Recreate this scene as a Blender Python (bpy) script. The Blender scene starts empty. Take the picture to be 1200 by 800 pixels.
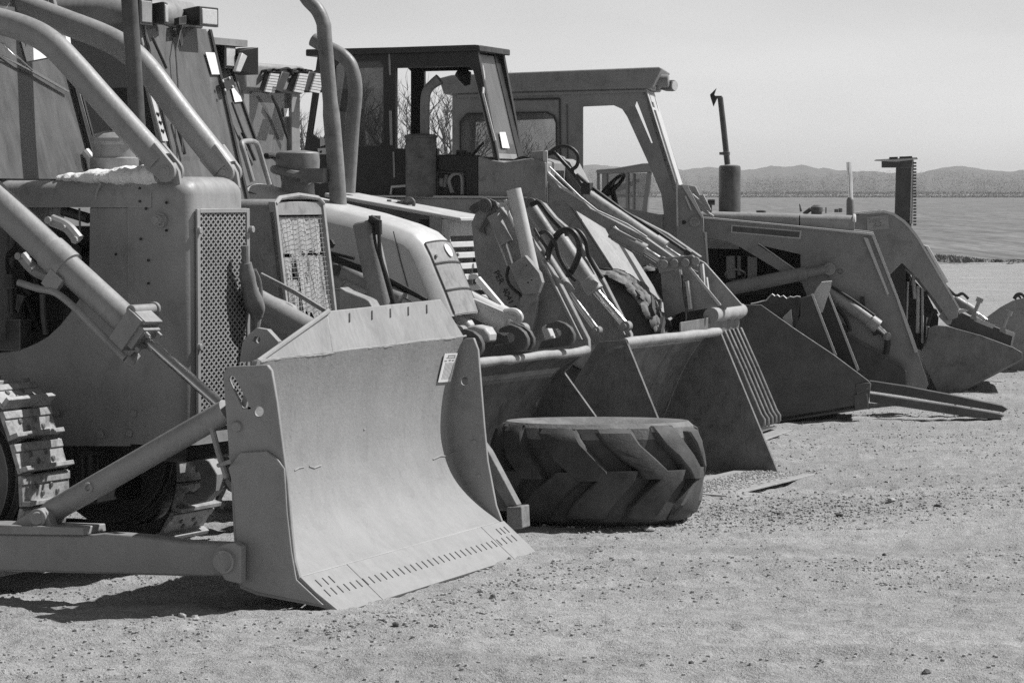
import bpy, bmesh, math, random
import numpy as np
from mathutils import Vector, Matrix
from mathutils.geometry import tessellate_polygon
from math import sin, cos, tan, pi, radians, atan, atan2, sqrt

random.seed(7)
rng = np.random.default_rng(11)
SC = bpy.context.scene
COL = SC.collection

# ---------------------------------------------------------------- camera model
FL = 3900.0          # focal length in units of a 1200-wide frame
HC = 2.15            # eye height
YH = 225.0
PITCH = atan((400.0 - YH) / FL)
CAMP = Vector((0, 0, HC))


def ray(px, py):
    x = (px - 600.0) / FL
    zc = -(py - 400.0) / FL
    c, s = cos(PITCH), sin(PITCH)
    return Vector((x, c + zc * s, zc * c - s))


def at(px, py, d):
    r = ray(px, py)
    return CAMP + r * (d / r.y)


class Frame:
    """local axes of a parked machine: u forward, v across (away from us), z up"""
    def __init__(s, x, y, yaw):
        s.O = Vector((x, y, 0)); s.yaw = radians(yaw)
        s.e1 = Vector((cos(s.yaw), -sin(s.yaw), 0))
        s.e2 = Vector((sin(s.yaw), cos(s.yaw), 0))
        s.e3 = Vector((0, 0, 1))

    @classmethod
    def anchor(cls, px, d, yaw):
        return cls((px - 600) / FL * d, d, yaw)

    def P(s, px, py, v=0.0):
        r = ray(px, py)
        t = (s.O + s.e2 * v - CAMP).dot(s.e2) / r.dot(s.e2)
        return CAMP + r * t

    def PU(s, px, py, u):
        r = ray(px, py)
        t = (s.O + s.e1 * u - CAMP).dot(s.e1) / r.dot(s.e1)
        return CAMP + r * t

    def L(s, u, v, z):
        return s.O + s.e1 * u + s.e2 * v + s.e3 * z

    def loc(s, p):
        q = p - s.O
        return q.dot(s.e1), q.dot(s.e2), q.z

    def pts(s, lst, v=0.0):
        return [s.P(a, b, v) for a, b in lst]


# ---------------------------------------------------------------- mesh builder
class MB:
    def __init__(s):
        s.v = []; s.f = []; s.m = []

    def add(s, verts, faces, mi=0):
        b = len(s.v)
        s.v.extend(Vector(q) for q in verts)
        s.f.extend([tuple(b + i for i in f) for f in faces])
        s.m.extend([mi] * len(faces))
        return s

    def prism(s, pts, vec, holes=(), mi=0):
        vec = Vector(vec)
        loops = [list(pts)] + [list(h) for h in holes]
        allp = [q for l in loops for q in l]
        n = len(allp)
        verts = allp + [q + vec for q in allp]
        faces = []
        if holes:
            for t in tessellate_polygon(loops):
                faces.append(tuple(t)); faces.append(tuple(n + i for i in reversed(t)))
        else:
            faces.append(tuple(range(n))); faces.append(tuple(reversed(range(n, 2 * n))))
        b = 0
        for l in loops:
            k = len(l)
            for i in range(k):
                j = (i + 1) % k
                faces.append((b + i, b + j, n + b + j, n + b + i))
            b += k
        return s.add(verts, faces, mi)

    def plate(s, fr, px, v0, v1, holes=(), mi=0):
        """outline given in the plane v = v0, extruded across to v1"""
        return s.prism(fr.pts(px, v0), fr.e2 * (v1 - v0), [fr.pts(h, v0) for h in holes], mi)

    def tube(s, path, r, seg=12, mi=0, cap=True, closed=False):
        path = [Vector(p) for p in path]
        n = len(path)
        rs = r if isinstance(r, (list, tuple)) else [r] * n
        tang = []
        for i in range(n):
            a = path[i - 1] if (i > 0 or closed) else path[i]
            b = path[(i + 1) % n] if (i < n - 1 or closed) else path[i]
            t = (b - a)
            tang.append(t.normalized() if t.length > 1e-9 else Vector((0, 0, 1)))
        up = Vector((0, 0, 1)) if abs(tang[0].z) < .9 else Vector((1, 0, 0))
        nrm = (up - tang[0] * up.dot(tang[0])).normalized()
        verts = []
        for i in range(n):
            nrm = (nrm - tang[i] * nrm.dot(tang[i])).normalized()
            bn = tang[i].cross(nrm)
            for k in range(seg):
                a = 2 * pi * k / seg
                verts.append(path[i] + (nrm * cos(a) + bn * sin(a)) * rs[i])
        faces = []
        for i in range(n if closed else n - 1):
            j = (i + 1) % n
            for k in range(seg):
                l = (k + 1) % seg
                faces.append((i * seg + k, i * seg + l, j * seg + l, j * seg + k))
        if cap and not closed:
            faces.append(tuple(range(seg))); faces.append(tuple((n - 1) * seg + k for k in range(seg)))
        return s.add(verts, faces, mi)

    def cyl(s, a, b, r, r2=None, seg=16, mi=0):
        return s.tube([a, b], [r, r if r2 is None else r2], seg, mi)

    def ring(s, c, axis, R, r, seg=28, seg2=8, mi=0):
        axis = Vector(axis).normalized()
        t = Vector((0, 0, 1)) if abs(axis.z) < .9 else Vector((1, 0, 0))
        a = axis.cross(t).normalized(); b = axis.cross(a)
        return s.tube([c + (a * cos(2 * pi * k / seg) + b * sin(2 * pi * k / seg)) * R for k in range(seg)], r, seg2, mi, closed=True)

    def box(s, c, ax, h, mi=0):
        verts = []
        for i in (-1, 1):
            for j in (-1, 1):
                for k in (-1, 1):
                    verts.append(c + ax[0] * (i * h[0]) + ax[1] * (j * h[1]) + ax[2] * (k * h[2]))
        faces = [(0, 1, 3, 2), (4, 6, 7, 5), (0, 4, 5, 1), (2, 3, 7, 6), (0, 2, 6, 4), (1, 5, 7, 3)]
        return s.add(verts, faces, mi)

    def fbox(s, fr, u, v, z, mi=0):
        c = fr.L((u[0] + u[1]) / 2, (v[0] + v[1]) / 2, (z[0] + z[1]) / 2)
        return s.box(c, (fr.e1, fr.e2, fr.e3), (abs(u[1] - u[0]) / 2, abs(v[1] - v[0]) / 2, abs(z[1] - z[0]) / 2), mi)

    def loft(s, loops, cap=True, mi=0, closed=True):
        n = len(loops[0]); verts = [q for l in loops for q in l]; faces = []
        for i in range(len(loops) - 1):
            for k in range(n if closed else n - 1):
                l = (k + 1) % n
                faces.append((i * n + k, i * n + l, (i + 1) * n + l, (i + 1) * n + k))
        if cap and closed:
            faces.append(tuple(range(n))); faces.append(tuple((len(loops) - 1) * n + k for k in range(n)))
        return s.add(verts, faces, mi)

    def sheet(s, line, vec, thick, mi=0):
        """an open polyline swept along vec, given a thickness (vector per point or one vector)"""
        vec = Vector(vec); n = len(line)
        th = thick if isinstance(thick, list) else [Vector(thick)] * n
        loopA = list(line) + [line[i] + th[i] for i in reversed(range(n))]
        faces = []
        verts = loopA + [q + vec for q in loopA]
        N = 2 * n
        for i in range(N):
            j = (i + 1) % N
            faces.append((i, j, N + j, N + i))
        for i in range(n - 1):
            a, b, c, d = i, i + 1, N - 2 - i, N - 1 - i
            faces.append((a, b, c, d)); faces.append((N + a, N + d, N + c, N + b))
        return s.add(verts, faces, mi)

    def bolt(s, c, n, r, h, seg=10, mi=0):
        return s.cyl(c - n * .004, c + n * h, r, r * .9, seg, mi)


def cr(pts, n=6):
    """Catmull-Rom through points"""
    P = [Vector(p) for p in pts]
    P = [P[0] * 2 - P[1]] + P + [P[-1] * 2 - P[-2]]
    out = []
    for i in range(1, len(P) - 2):
        for k in range(n):
            t = k / n
            a, b, c, d = P[i - 1], P[i], P[i + 1], P[i + 2]
            out.append(.5 * ((2 * b) + (c - a) * t + (2 * a - 5 * b + 4 * c - d) * t * t + (3 * b - a - 3 * c + d) * t ** 3))
    out.append(P[-2])
    return out


def arc2(cx, cy, r, a0, a1, n=8):
    return [(cx + r * cos(radians(a0 + (a1 - a0) * k / n)), cy + r * sin(radians(a0 + (a1 - a0) * k / n))) for k in range(n + 1)]


def mesh_from(name, mb, mats, inv=None, smooth=35, recalc=True):
    me = bpy.data.meshes.new(name)
    vs = [(inv @ q) if inv is not None else q for q in mb.v]
    me.from_pydata(vs, [], mb.f)
    for m in mats:
        me.materials.append(m)
    if len(mats) > 1:
        me.polygons.foreach_set('material_index', [min(i, len(mats) - 1) for i in mb.m])
    if recalc:
        bm = bmesh.new(); bm.from_mesh(me)
        bmesh.ops.recalc_face_normals(bm, faces=bm.faces)
        bm.to_mesh(me); bm.free()
    if smooth:
        me.polygons.foreach_set('use_smooth', [True] * len(me.polygons))
        me.set_sharp_from_angle(angle=radians(smooth))
    me.update()
    return me


def add_bevel(o, w, seg=2):
    b = o.modifiers.new('edge', 'BEVEL'); b.width = w; b.segments = seg
    b.limit_method = 'ANGLE'; b.angle_limit = radians(50); b.harden_normals = False


class Machine:
    def __init__(s, name, label, cat, fr, group=None, origin=None):
        s.root = bpy.data.objects.new(name, None); COL.objects.link(s.root)
        s.root.empty_display_size = .3
        s.root.location = origin if origin is not None else fr.O
        s.root.rotation_euler = (0, 0, -fr.yaw)
        s.root['label'] = label; s.root['category'] = cat
        if group: s.root['group'] = group
        s.fr = fr
        s.inv = (Matrix.Translation(s.root.location) @ Matrix.Rotation(-fr.yaw, 4, 'Z')).inverted()

    def pieces(s, name, mb, mats, parent=None, bevel=0):
        """each loose piece of the builder becomes a part of its own"""
        par = list(range(len(mb.v)))
        def find(a):
            while par[a] != a:
                par[a] = par[par[a]]; a = par[a]
            return a
        for f in mb.f:
            for q in f[1:]: par[find(q)] = find(f[0])
        groups = {}
        for i, f in enumerate(mb.f): groups.setdefault(find(f[0]), []).append(i)
        out = []
        for fi in groups.values():
            m2 = MB(); idx = {}
            for i in fi:
                for q in mb.f[i]:
                    if q not in idx: idx[q] = len(m2.v); m2.v.append(mb.v[q])
                m2.f.append(tuple(idx[q] for q in mb.f[i])); m2.m.append(mb.m[i])
            out.append(s.part(name, m2, mats, parent, bevel))
        return out

    def part(s, name, mb, mats, parent=None, bevel=0, label=None, smooth=35, recalc=True):
        if not isinstance(mats, (list, tuple)): mats = [mats]
        me = mesh_from(name, mb, mats, s.inv, smooth, recalc)
        o = bpy.data.objects.new(name, me); COL.objects.link(o)
        o.parent = parent or s.root
        if bevel: add_bevel(o, bevel)
        if label: o['label'] = label
        return o


def single(name, mb, mats, label, cat, loc, group=None, bevel=0, kind=None, smooth=35, recalc=True):
    if not isinstance(mats, (list, tuple)): mats = [mats]
    inv = Matrix.Translation(loc).inverted()
    me = mesh_from(name, mb, mats, inv, smooth, recalc)
    o = bpy.data.objects.new(name, me); COL.objects.link(o); o.location = loc
    if label: o['label'] = label
    if cat: o['category'] = cat
    if group: o['group'] = group
    if kind: o['kind'] = kind
    if bevel: add_bevel(o, bevel)
    return o


# ---------------------------------------------------------------- materials
class NT:
    def __init__(s, name):
        s.m = bpy.data.materials.new(name); s.m.use_nodes = True
        s.t = s.m.node_tree; s.t.nodes.clear()
        s.out = s.n('ShaderNodeOutputMaterial')

    def n(s, typ, **kw):
        x = s.t.nodes.new(typ)
        for k, v in kw.items():
            if k.startswith('i_'):
                x.inputs[k[2:].replace('_', ' ')].default_value = v
            else:
                setattr(x, k, v)
        return x

    def l(s, a, b):
        s.t.links.new(a, b)

    def math(s, op, a, b=None, c=None, clamp=False):
        x = s.n('ShaderNodeMath', operation=op, use_clamp=clamp)
        for i, q in enumerate((a, b, c)):
            if q is None: continue
            if isinstance(q, (int, float)): x.inputs[i].default_value = q
            else: s.l(q, x.inputs[i])
        return x.outputs[0]

    def noise(s, vec, scale, detail=4, rough=.6, dist=0.0):
        x = s.n('ShaderNodeTexNoise'); x.inputs['Scale'].default_value = scale
        x.inputs['Detail'].default_value = detail; x.inputs['Roughness'].default_value = rough
        x.inputs['Distortion'].default_value = dist
        s.l(vec, x.inputs['Vector']); return x.outputs[0]

    def ramp(s, val, a, b, lo=0.0, hi=1.0):
        x = s.n('ShaderNodeMapRange', clamp=True)
        s.l(val, x.inputs['Value'])
        x.inputs['From Min'].default_value = a; x.inputs['From Max'].default_value = b
        x.inputs['To Min'].default_value = lo; x.inputs['To Max'].default_value = hi
        return x.outputs[0]

    def mapping(s, vec, scale):
        x = s.n('ShaderNodeMapping'); x.inputs['Scale'].default_value = scale
        s.l(vec, x.inputs['Vector']); return x.outputs[0]


def surf(name, v, rough=.5, metal=0.0, amp=.18, scale=5.0, dust=.0, dustv=.38, stain=0.0, bump=.12, fine=60.0, spec=.4, streak=False, speck=0.0, edge=0.0, er=.011):
    """a grey surface: uneven tone, dust patches, dark stains, fine grain"""
    T = NT(name)
    tc = T.n('ShaderNodeTexCoord').outputs['Object']
    n1 = T.noise(tc, scale, 5, .62)
    n2 = T.noise(T.mapping(tc, (3.0, 3.0, .6)) if streak else tc, scale * 3.7, 4, .7)
    col = T.math('MULTIPLY', T.ramp(n1, .3, .7, 1 - amp, 1 + amp), T.ramp(n2, .3, .7, 1 - amp * .6, 1 + amp * .6))
    col = T.math('MULTIPLY', col, v)
    if stain:
        n3 = T.noise(tc, scale * 1.9, 6, .7, .6)
        k = T.ramp(n3, .52, .68, 0, stain)
        col = T.math('MULTIPLY', col, T.math('SUBTRACT', 1.0, k))
    if dust:
        n4 = T.noise(tc, scale * 1.3, 6, .72, .3)
        k = T.ramp(n4, .42, .72, 0, dust)
        d = T.math('SUBTRACT', dustv, col)
        col = T.math('MULTIPLY_ADD', d, k, col)
    if speck:
        n6 = T.noise(tc, 140.0, 2, .5)
        k = T.ramp(n6, .66, .72, 0, speck)
        col = T.math('MULTIPLY_ADD', T.math('SUBTRACT', .5, col), k, col)
    if edge:      # paint rubbed off along the edges, plus their bright glint put into the colour
        bv = T.n('ShaderNodeBevel', samples=4); bv.inputs['Radius'].default_value = er
        ge = T.n('ShaderNodeNewGeometry')
        dp = T.n('ShaderNodeVectorMath', operation='DOT_PRODUCT'); T.l(bv.outputs[0], dp.inputs[0]); T.l(ge.outputs['Normal'], dp.inputs[1])
        k = T.math('MULTIPLY', T.ramp(dp.outputs['Value'], .99, .84, 0, edge), T.ramp(n1, .3, .62, .35, 1.0))
        col = T.math('MULTIPLY_ADD', T.math('SUBTRACT', .46, col), k, col)
    n5 = T.noise(tc, fine, 3, .6)
    comb = T.n('ShaderNodeCombineColor')
    for i in range(3): T.l(col, comb.inputs[i])
    b = T.n('ShaderNodeBsdfPrincipled')
    T.l(comb.outputs[0], b.inputs['Base Color'])
    b.inputs['Metallic'].default_value = metal
    b.inputs['Specular IOR Level'].default_value = spec
    T.l(T.ramp(n2, .3, .7, max(.05, rough - .12), min(1, rough + .12)), b.inputs['Roughness'])
    if bump:
        bp = T.n('ShaderNodeBump'); bp.inputs['Strength'].default_value = bump; bp.inputs['Distance'].default_value = .01
        T.l(T.math('ADD', n5, T.math('MULTIPLY', n1, 1.5)), bp.inputs['Height']); T.l(bp.outputs[0], b.inputs['Normal'])
    T.l(b.outputs[0], T.out.inputs['Surface'])
    return T.m


def glass(name, clear=.55, dust=.35, dustv=.3, streaks=True):
    """window glass under a film of dust and water marks"""
    T = NT(name)
    tc = T.n('ShaderNodeTexCoord').outputs['Object']
    n1 = T.noise(T.mapping(tc, (2.2, 2.2, .5)) if streaks else tc, 4.0, 6, .7, .4)
    tr = T.n('ShaderNodeBsdfTransparent'); tr.inputs[0].default_value = (clear, clear, clear, 1)
    gl = T.n('ShaderNodeBsdfGlossy'); gl.inputs['Roughness'].default_value = .03
    gl.inputs[0].default_value = (.9, .9, .9, 1)
    df = T.n('ShaderNodeBsdfDiffuse'); df.inputs[0].default_value = (dustv, dustv, dustv, 1)
    fr = T.n('ShaderNodeFresnel'); fr.inputs[0].default_value = 1.5
    m1 = T.n('ShaderNodeMixShader'); T.l(fr.outputs[0], m1.inputs[0]); T.l(tr.outputs[0], m1.inputs[1]); T.l(gl.outputs[0], m1.inputs[2])
    m2 = T.n('ShaderNodeMixShader'); T.l(T.ramp(n1, .3, .75, dust * .55, min(1, dust * 1.35)), m2.inputs[0])
    T.l(m1.outputs[0], m2.inputs[1]); T.l(df.outputs[0], m2.inputs[2])
    T.l(m2.outputs[0], T.out.inputs['Surface'])
    return T.m


M = {}
M['paint'] = surf('dozer_paint', .265, .48, amp=.13, scale=3.0, dust=.14, stain=.20, bump=.10, spec=.45, streak=True, edge=0.55)
M['blade'] = surf('blade_paint', .25, .62, amp=.08, scale=3.0, dust=.30, dustv=.34, stain=.12, bump=.3, fine=45, spec=.35, speck=.3, streak=True, edge=0.5)
M['blade2'] = surf('cutting_edge_steel', .25, .6, amp=.08, scale=6.0, dust=.2, dustv=.4, bump=.15, spec=.35)
M['grey'] = surf('grey_paint', .255, .5, amp=.17, scale=4.0, dust=.2, stain=.32, bump=.14, streak=True, edge=0.7)
M['light'] = surf('pale_paint_and_lit_edges', .50, .42, amp=.07, scale=3.0, dust=.12, stain=.08, bump=.05, spec=.5)
M['mid'] = surf('tan_paint', .235, .5, amp=.14, scale=3.0, dust=.16, stain=.26, bump=.1, streak=True, edge=0.7)
M['pale'] = surf('faded_paint_and_lit_front', .33, .5, amp=.12, scale=4.0, dust=.2, stain=.25, bump=.1, streak=True)
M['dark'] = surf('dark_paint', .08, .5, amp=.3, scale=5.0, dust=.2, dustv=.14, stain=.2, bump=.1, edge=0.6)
M['black'] = surf('black_paint', .022, .42, amp=.3, scale=4.0, dust=.22, dustv=.07, bump=.06, edge=0.35)
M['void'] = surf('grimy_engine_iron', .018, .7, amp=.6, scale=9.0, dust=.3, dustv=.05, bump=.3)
M['rust'] = surf('rusty_steel', .13, .75, amp=.35, scale=7.0, dust=.3, dustv=.22, stain=.4, bump=.3)
M['pipe'] = surf('weathered_pipe', .19, .5, amp=.2, scale=5.0, stain=.25, bump=.12, spec=.5)
M['bucket'] = surf('worn_bucket_steel', .125, .5, amp=.32, scale=5.0, dust=.5, dustv=.24, stain=.45, bump=.3, streak=True, edge=0.7)
M['lip'] = surf('dusty_lip_steel', .30, .6, amp=.14, scale=9.0, dust=.3, dustv=.4, stain=.2, bump=.2)
M['chrome'] = surf('chrome_rod', .62, .18, metal=1.0, amp=.06, bump=.0)
M['rubber'] = surf('hose_rubber', .022, .5, amp=.2, bump=.05)
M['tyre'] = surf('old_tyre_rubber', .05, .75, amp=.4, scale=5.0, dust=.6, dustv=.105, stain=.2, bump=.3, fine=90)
M['tyretop'] = surf('dusty_sunlit_tyre_wall', .15, .9, amp=.3, scale=5.0, dust=.5, dustv=.26, stain=.3, bump=.4)  # settled dust, plus sunlight on the tyre's top put into a paler tone
M['mud'] = surf('dried_mud', .16, .95, amp=.4, scale=14.0, dust=.3, dustv=.26, stain=.5, bump=.6, fine=30)
M['track'] = surf('polished_track_steel', .31, .6, metal=.1, amp=.3, scale=9.0, dust=.4, dustv=.38, stain=.55, bump=.3)
M['white'] = surf('white_paper', .72, .7, amp=.04, bump=.0)
M['ink'] = surf('faded_ink', .25, .8, amp=.2, bump=.0)
M['stencil'] = surf('dark_stencil_ink', .03, .7, amp=.3, bump=.0)
M['lens'] = surf('lamp_lens', .50, .25, amp=.08, scale=30, bump=.1, spec=.6)
M['cloth'] = surf('white_cloth', .75, .9, amp=.06, scale=20, bump=.5, fine=40)
M['net'] = surf('torn_mesh_cloth', .34, .9, amp=.16, scale=6.0, bump=.3, fine=70)
M['wood'] = surf('grey_timber', .20, .85, amp=.3, scale=8.0, bump=.4, streak=True)
M['windscreen'] = glass('dusty_windscreen', .72, .50, .26)
M['glass'] = glass('dusty_cab_glass', .68, .36, .30)
M['clearglass'] = glass('cab_glass', .8, .12, .3)
M['darkglass'] = glass('tinted_cab_glass', .4, .34, .16)
# ================================================================ BULLDOZER
fr = Frame(-.38, 18.38, 24)          # body
fb = Frame(-.38, 18.38, 19.5)        # blade, angled a little
D = Machine('bulldozer', 'crawler bulldozer with angled front blade and two curved sweep bars, nearest machine of the row', 'bulldozer', fr)
E1, E2, E3 = fr.e1, fr.e2, fr.e3
vs = -.47

# --- blade
vf = 1.525
prof = fb.pts([(543.5, 394), (536, 420), (529, 455), (526.5, 497), (529.5, 525), (537, 551), (549, 573), (567, 594), (586, 611)], vf)
prof = cr(prof, 4)
prof = [p - fb.e2 * (2 * vf) for p in prof]          # shift to the near end
mb = MB(); back = [-fb.e1 * .03] * len(prof)
mb.sheet(prof, fb.e2 * (2 * vf), back)
blade = D.part('blade', mb, M['blade'])
# cutting edge with its rows of bolt slots
a = fb.P(589, 611.5, vf + .02); b = fb.P(627, 648, vf + .02)
wv = -fb.e2 * (2 * vf + .05)
nrm = (b - a).cross(fb.e2).normalized()
if nrm.x < 0: nrm = -nrm
mb = MB()
mb.prism([a + nrm * .012, b + nrm * .012, b - nrm * .016, a - nrm * .016], wv)
L = 2 * vf + .05
def edge_slot(s, t, ln=.05):
    c = a + (b - a) * s + wv * t + nrm * .0125
    ax = ((b - a).normalized(), fb.e2, nrm)
    mb.box(c, ax, (ln / 2, .006, .0022), 1)
for k in range(34):
    edge_slot(.50, .035 + k * .0282)
for t in (.03, .052, .074, .905, .932, .962): edge_slot(.24, t)
for t in (.13, .80):
    c = a + (b - a) * .5 + wv * t + nrm * .0125
    mb.box(c, ((b - a).normalized(), fb.e2, nrm), ((b - a).length / 2, .002, .0016), 1)
D.part('cutting_edge', mb, [M['blade2'], M['void']], bevel=.004)
# end plates
np_out = [(261, 438), (266, 429.5), (313.5, 427.5), (318, 434), (324, 469.5), (331.7, 529), (337, 567), (341.5, 620), (345.5, 657), (352, 678), (402, 719.5),
          (376, 711.5), (300, 697), (281, 689), (276, 675), (270, 560)]
def circ(cx, cy, r, n=14, sx=.93): return [(cx + r * sx * cos(2 * pi * k / n), cy + r * sin(2 * pi * k / n)) for k in range(n)]
mb = MB(); mb.plate(fb, np_out, -vf - .03, -vf, holes=[[(267, 443), (269, 440), (274, 441), (291, 473), (289, 478), (284, 478)], circ(303, 482, 6)])
nend = D.part('end_plate', mb, M['paint'], bevel=.006)
mb = MB(); mb.plate(fb, [(267, 548), (281, 530), (312, 528), (325, 537.5), (333, 549), (336, 600), (341, 645), (347, 679), (379, 709), (302, 694), (284, 687), (279, 675), (273, 570)], -vf - .05, -vf - .033)
mb.bolt(fb.P(278, 499.5, -vf - .03), -fb.e2, .03, .02, 14)
D.part('wear_plate', mb, M['paint'], parent=nend, bevel=.006)
fp = [(544.5, 396.5), (555, 396), (560, 410), (567, 497), (571, 539.5), (581, 592), (588, 611), (570, 606), (536, 575), (510, 545), (505, 480), (520, 420)]
mb = MB(); mb.plate(fb, fp, vf, vf + .03, holes=[circ(544, 446.5, 5)])
mb.bolt(fb.P(555.5, 517, vf), -fb.e2, .014, .012, 10); mb.bolt(fb.P(561, 557, vf), -fb.e2, .014, .012, 10)
D.part('end_plate', mb, M['paint'], bevel=.005)
# rock guard above the mouldboard, with its slots, and the weld along its foot
ut = fb.loc(prof[0])[0]
g0 = fb.PU(302, 423.5, ut - .02); g1 = fb.PU(383, 364.5, ut - .10); g2 = fb.PU(516.5, 350.5, ut - .10); g3 = fb.PU(543.5, 393.5, ut - .02)
gm = g0 + (g3 - g0) * .33
mb = MB()
th = -fb.e1 * .02 - E3 * .004
mb.prism([gm, g1, g2, g3], th)
mb.prism([g0, g1, gm - fb.e2 * .004], th)
for t in (.17, .36, .52, .68, .85):
    c = g1 + (g2 - g1) * t + (gm - g1) * .22
    up = (g1 - gm).normalized(); rt = (g2 - g1).normalized(); n2 = up.cross(rt).normalized()
    if n2.y > 0: n2 = -n2
    mb.box(c + n2 * .004, ((up + rt * .35).normalized(), rt, n2), (.035, .007, .004), 1)
guard = D.part('rock_guard', mb, [M['paint'], M['void']], bevel=.004)
mb = MB()
wl = [g0 + (g3 - g0) * (k / 90) + E3 * (random.uniform(-.002, .002) + .003 * sin(k * .21)) + fb.e1 * .012 for k in range(91)]
mb.tube(wl, [random.uniform(.006, .010) for _ in wl], 7)
mb.tube([g0, g1 + fb.e1 * .01], .014, 7)
D.part('weld_bead', mb, M['blade'], parent=guard)
# lug behind the blade, struts
mb = MB()
mb.plate(fb, [(281, 424), (284, 402), (291, 392), (301, 384), (313, 386), (326, 400), (322, 424)], -.95, -.90, holes=[circ(301, 398, 4.5)])
D.part('lifting_lug', mb, M['paint'], bevel=.005)
mb = MB()
for v in (-.6, .1, .7, 1.2):
    mb.fbox(fb, (ut - .34, ut - .15), (v - .02, v + .02), (.25, 1.1))
mb.fbox(fb, (ut - .32, ut - .16), (-.9, 1.4), (.55, .75)); mb.fbox(fb, (ut - .2, ut - .05), (-1.3, 1.45), (.12, .28))
D.part('blade_rib', mb, M['dark'], bevel=.006)
# paper on the blade
def on_blade(px, py):
    best = None
    for i in range(len(prof) - 1):
        p = prof[i]; q = prof[i + 1]; n = (q - p).cross(fb.e2).normalized(); r = ray(px, py)
        t = (p - CAMP).dot(n) / r.dot(n); X = CAMP + r * t
        s = (X - p).dot(q - p) / (q - p).length_squared
        if -.02 <= s <= 1.02: best = X
    return best if best is not None else fb.PU(px, py, ut)
def off(p, d): return p + (CAMP - p).normalized() * d
mb = MB(); q = [on_blade(*c) for c in ((519.8, 414), (534.7, 413.5), (526.5, 447), (511.8, 448))]
q = [p + fb.e1 * .006 for p in q]
sb = MB()
for pts_ in (((345, 551), (350, 548), (356, 547)), ((362, 546), (368, 548), (376, 545)), ((507, 538), (516, 534), (524, 534), (531, 530)), ((426, 503), (427.5, 502.5))):
    sb.tube([on_blade(*c) + fb.e1 * .002 for c in pts_], random.uniform(.003, .0045), 6)
D.pieces('weld_scar', sb, M['blade'], blade)
mb.prism(q, fb.e1 * .003)
def quad_uv(q, s, t): return (q[0] * (1 - s) + q[1] * s) * (1 - t) + (q[3] * (1 - s) + q[2] * s) * t
for (s0, s1, t0, t1) in ((.30, .85, .06, .09), (.3, .34, .06, .14), (.82, .86, .06, .14), (.2, .9, .14, .165), (.1, .3, .24, .27), (.42, .6, .22, .26), (.68, .85, .23, .26)):
    mb.prism([quad_uv(q, *c) + fb.e1 * .0035 for c in ((s0, t0), (s1, t0), (s1, t1), (s0, t1))], fb.e1 * .001, mi=1)
for s in (.22, .32, .42, .52, .62, .72, .82):
    mb.prism([quad_uv(q, *c) + fb.e1 * .0035 for c in ((s, .32), (s + .02, .32), (s + .02, .9), (s, .9))], fb.e1 * .001, mi=1)
D.part('paper_tag', mb, [M['white'], M['ink']], smooth=0)

# --- push arm, trunnion, tilt strut
va = -1.66
mb = MB()
mb.plate(fr, [(-330, 640), (-60, 624), (97, 627), (122, 624.5), (165, 628), (217, 635), (272, 637), (268, 675), (225, 675), (100, 671.5), (0, 669), (-330, 668)], va, va + .13)
arm = D.part('push_arm', mb, M['paint'], bevel=.012)
mb = MB()
mb.plate(fr, [(-60, 612), (5, 615), (97, 617.5), (98, 627), (-60, 625)], va - .03, va + .20)
mb.plate(fr, [(8, 617), (33, 601), (38, 597), (47, 595), (55, 600), (60, 617)], va + .02, va + .09)
mb.plate(fr, [(8, 617), (33, 601), (38, 597), (47, 595), (55, 600), (60, 617)], va + .13, va + .20)
mb.cyl(fr.P(43.5, 607, va), fr.P(43.5, 607, va) + E2 * .20, .05, seg=20); mb.cyl(fr.P(43.5, 607, va - .015), fr.P(43.5, 607, va), .035, seg=20)
D.part('strut_bracket', mb, M['paint'], parent=arm, bevel=.006)
mb = MB()
mb.plate(fr, [(249, 650), (254, 641), (262, 637), (274, 635), (282, 640), (282, 684), (264, 680), (255, 668), (250, 662)], va - .04, va + .02)
mb.cyl(fr.P(261.5, 658, va - .06), fr.P(261.5, 658, va + .1), .055, seg=22); mb.ring(fr.P(261.5, 658, va - .06), E2, .055, .006)
D.part('arm_knuckle', mb, M['paint'], parent=arm, bevel=.006)
mb = MB()
s0 = fr.P(52, 604, va + .13); s1 = fb.P(266, 481, -vf + .06)
ax = (s1 - s0).normalized()
mb.tube([s0, s0 + ax * .06, s1], [.05, .063, .063], 20)
mb.tube([fr.P(248, 500, va + .12), fr.P(256, 530, va + .1), fr.P(266, 560, va + .08)], .016, 8)
mb.tube([fr.P(256, 545, va + .05), fr.P(268, 541, va - .02)], .012, 8)
c = s0.lerp(s1, .28); mb.ring(c - E2 * .066, E2, .022, .008)
D.part('tilt_strut', mb, M['paint'])
mb = MB()
mb.plate(fr, [(-330, 640), (100, 627), (272, 637), (268, 675), (-330, 668)], 1.32, 1.60)
D.part('push_arm', mb, M['dark'], bevel=.012)

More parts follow.
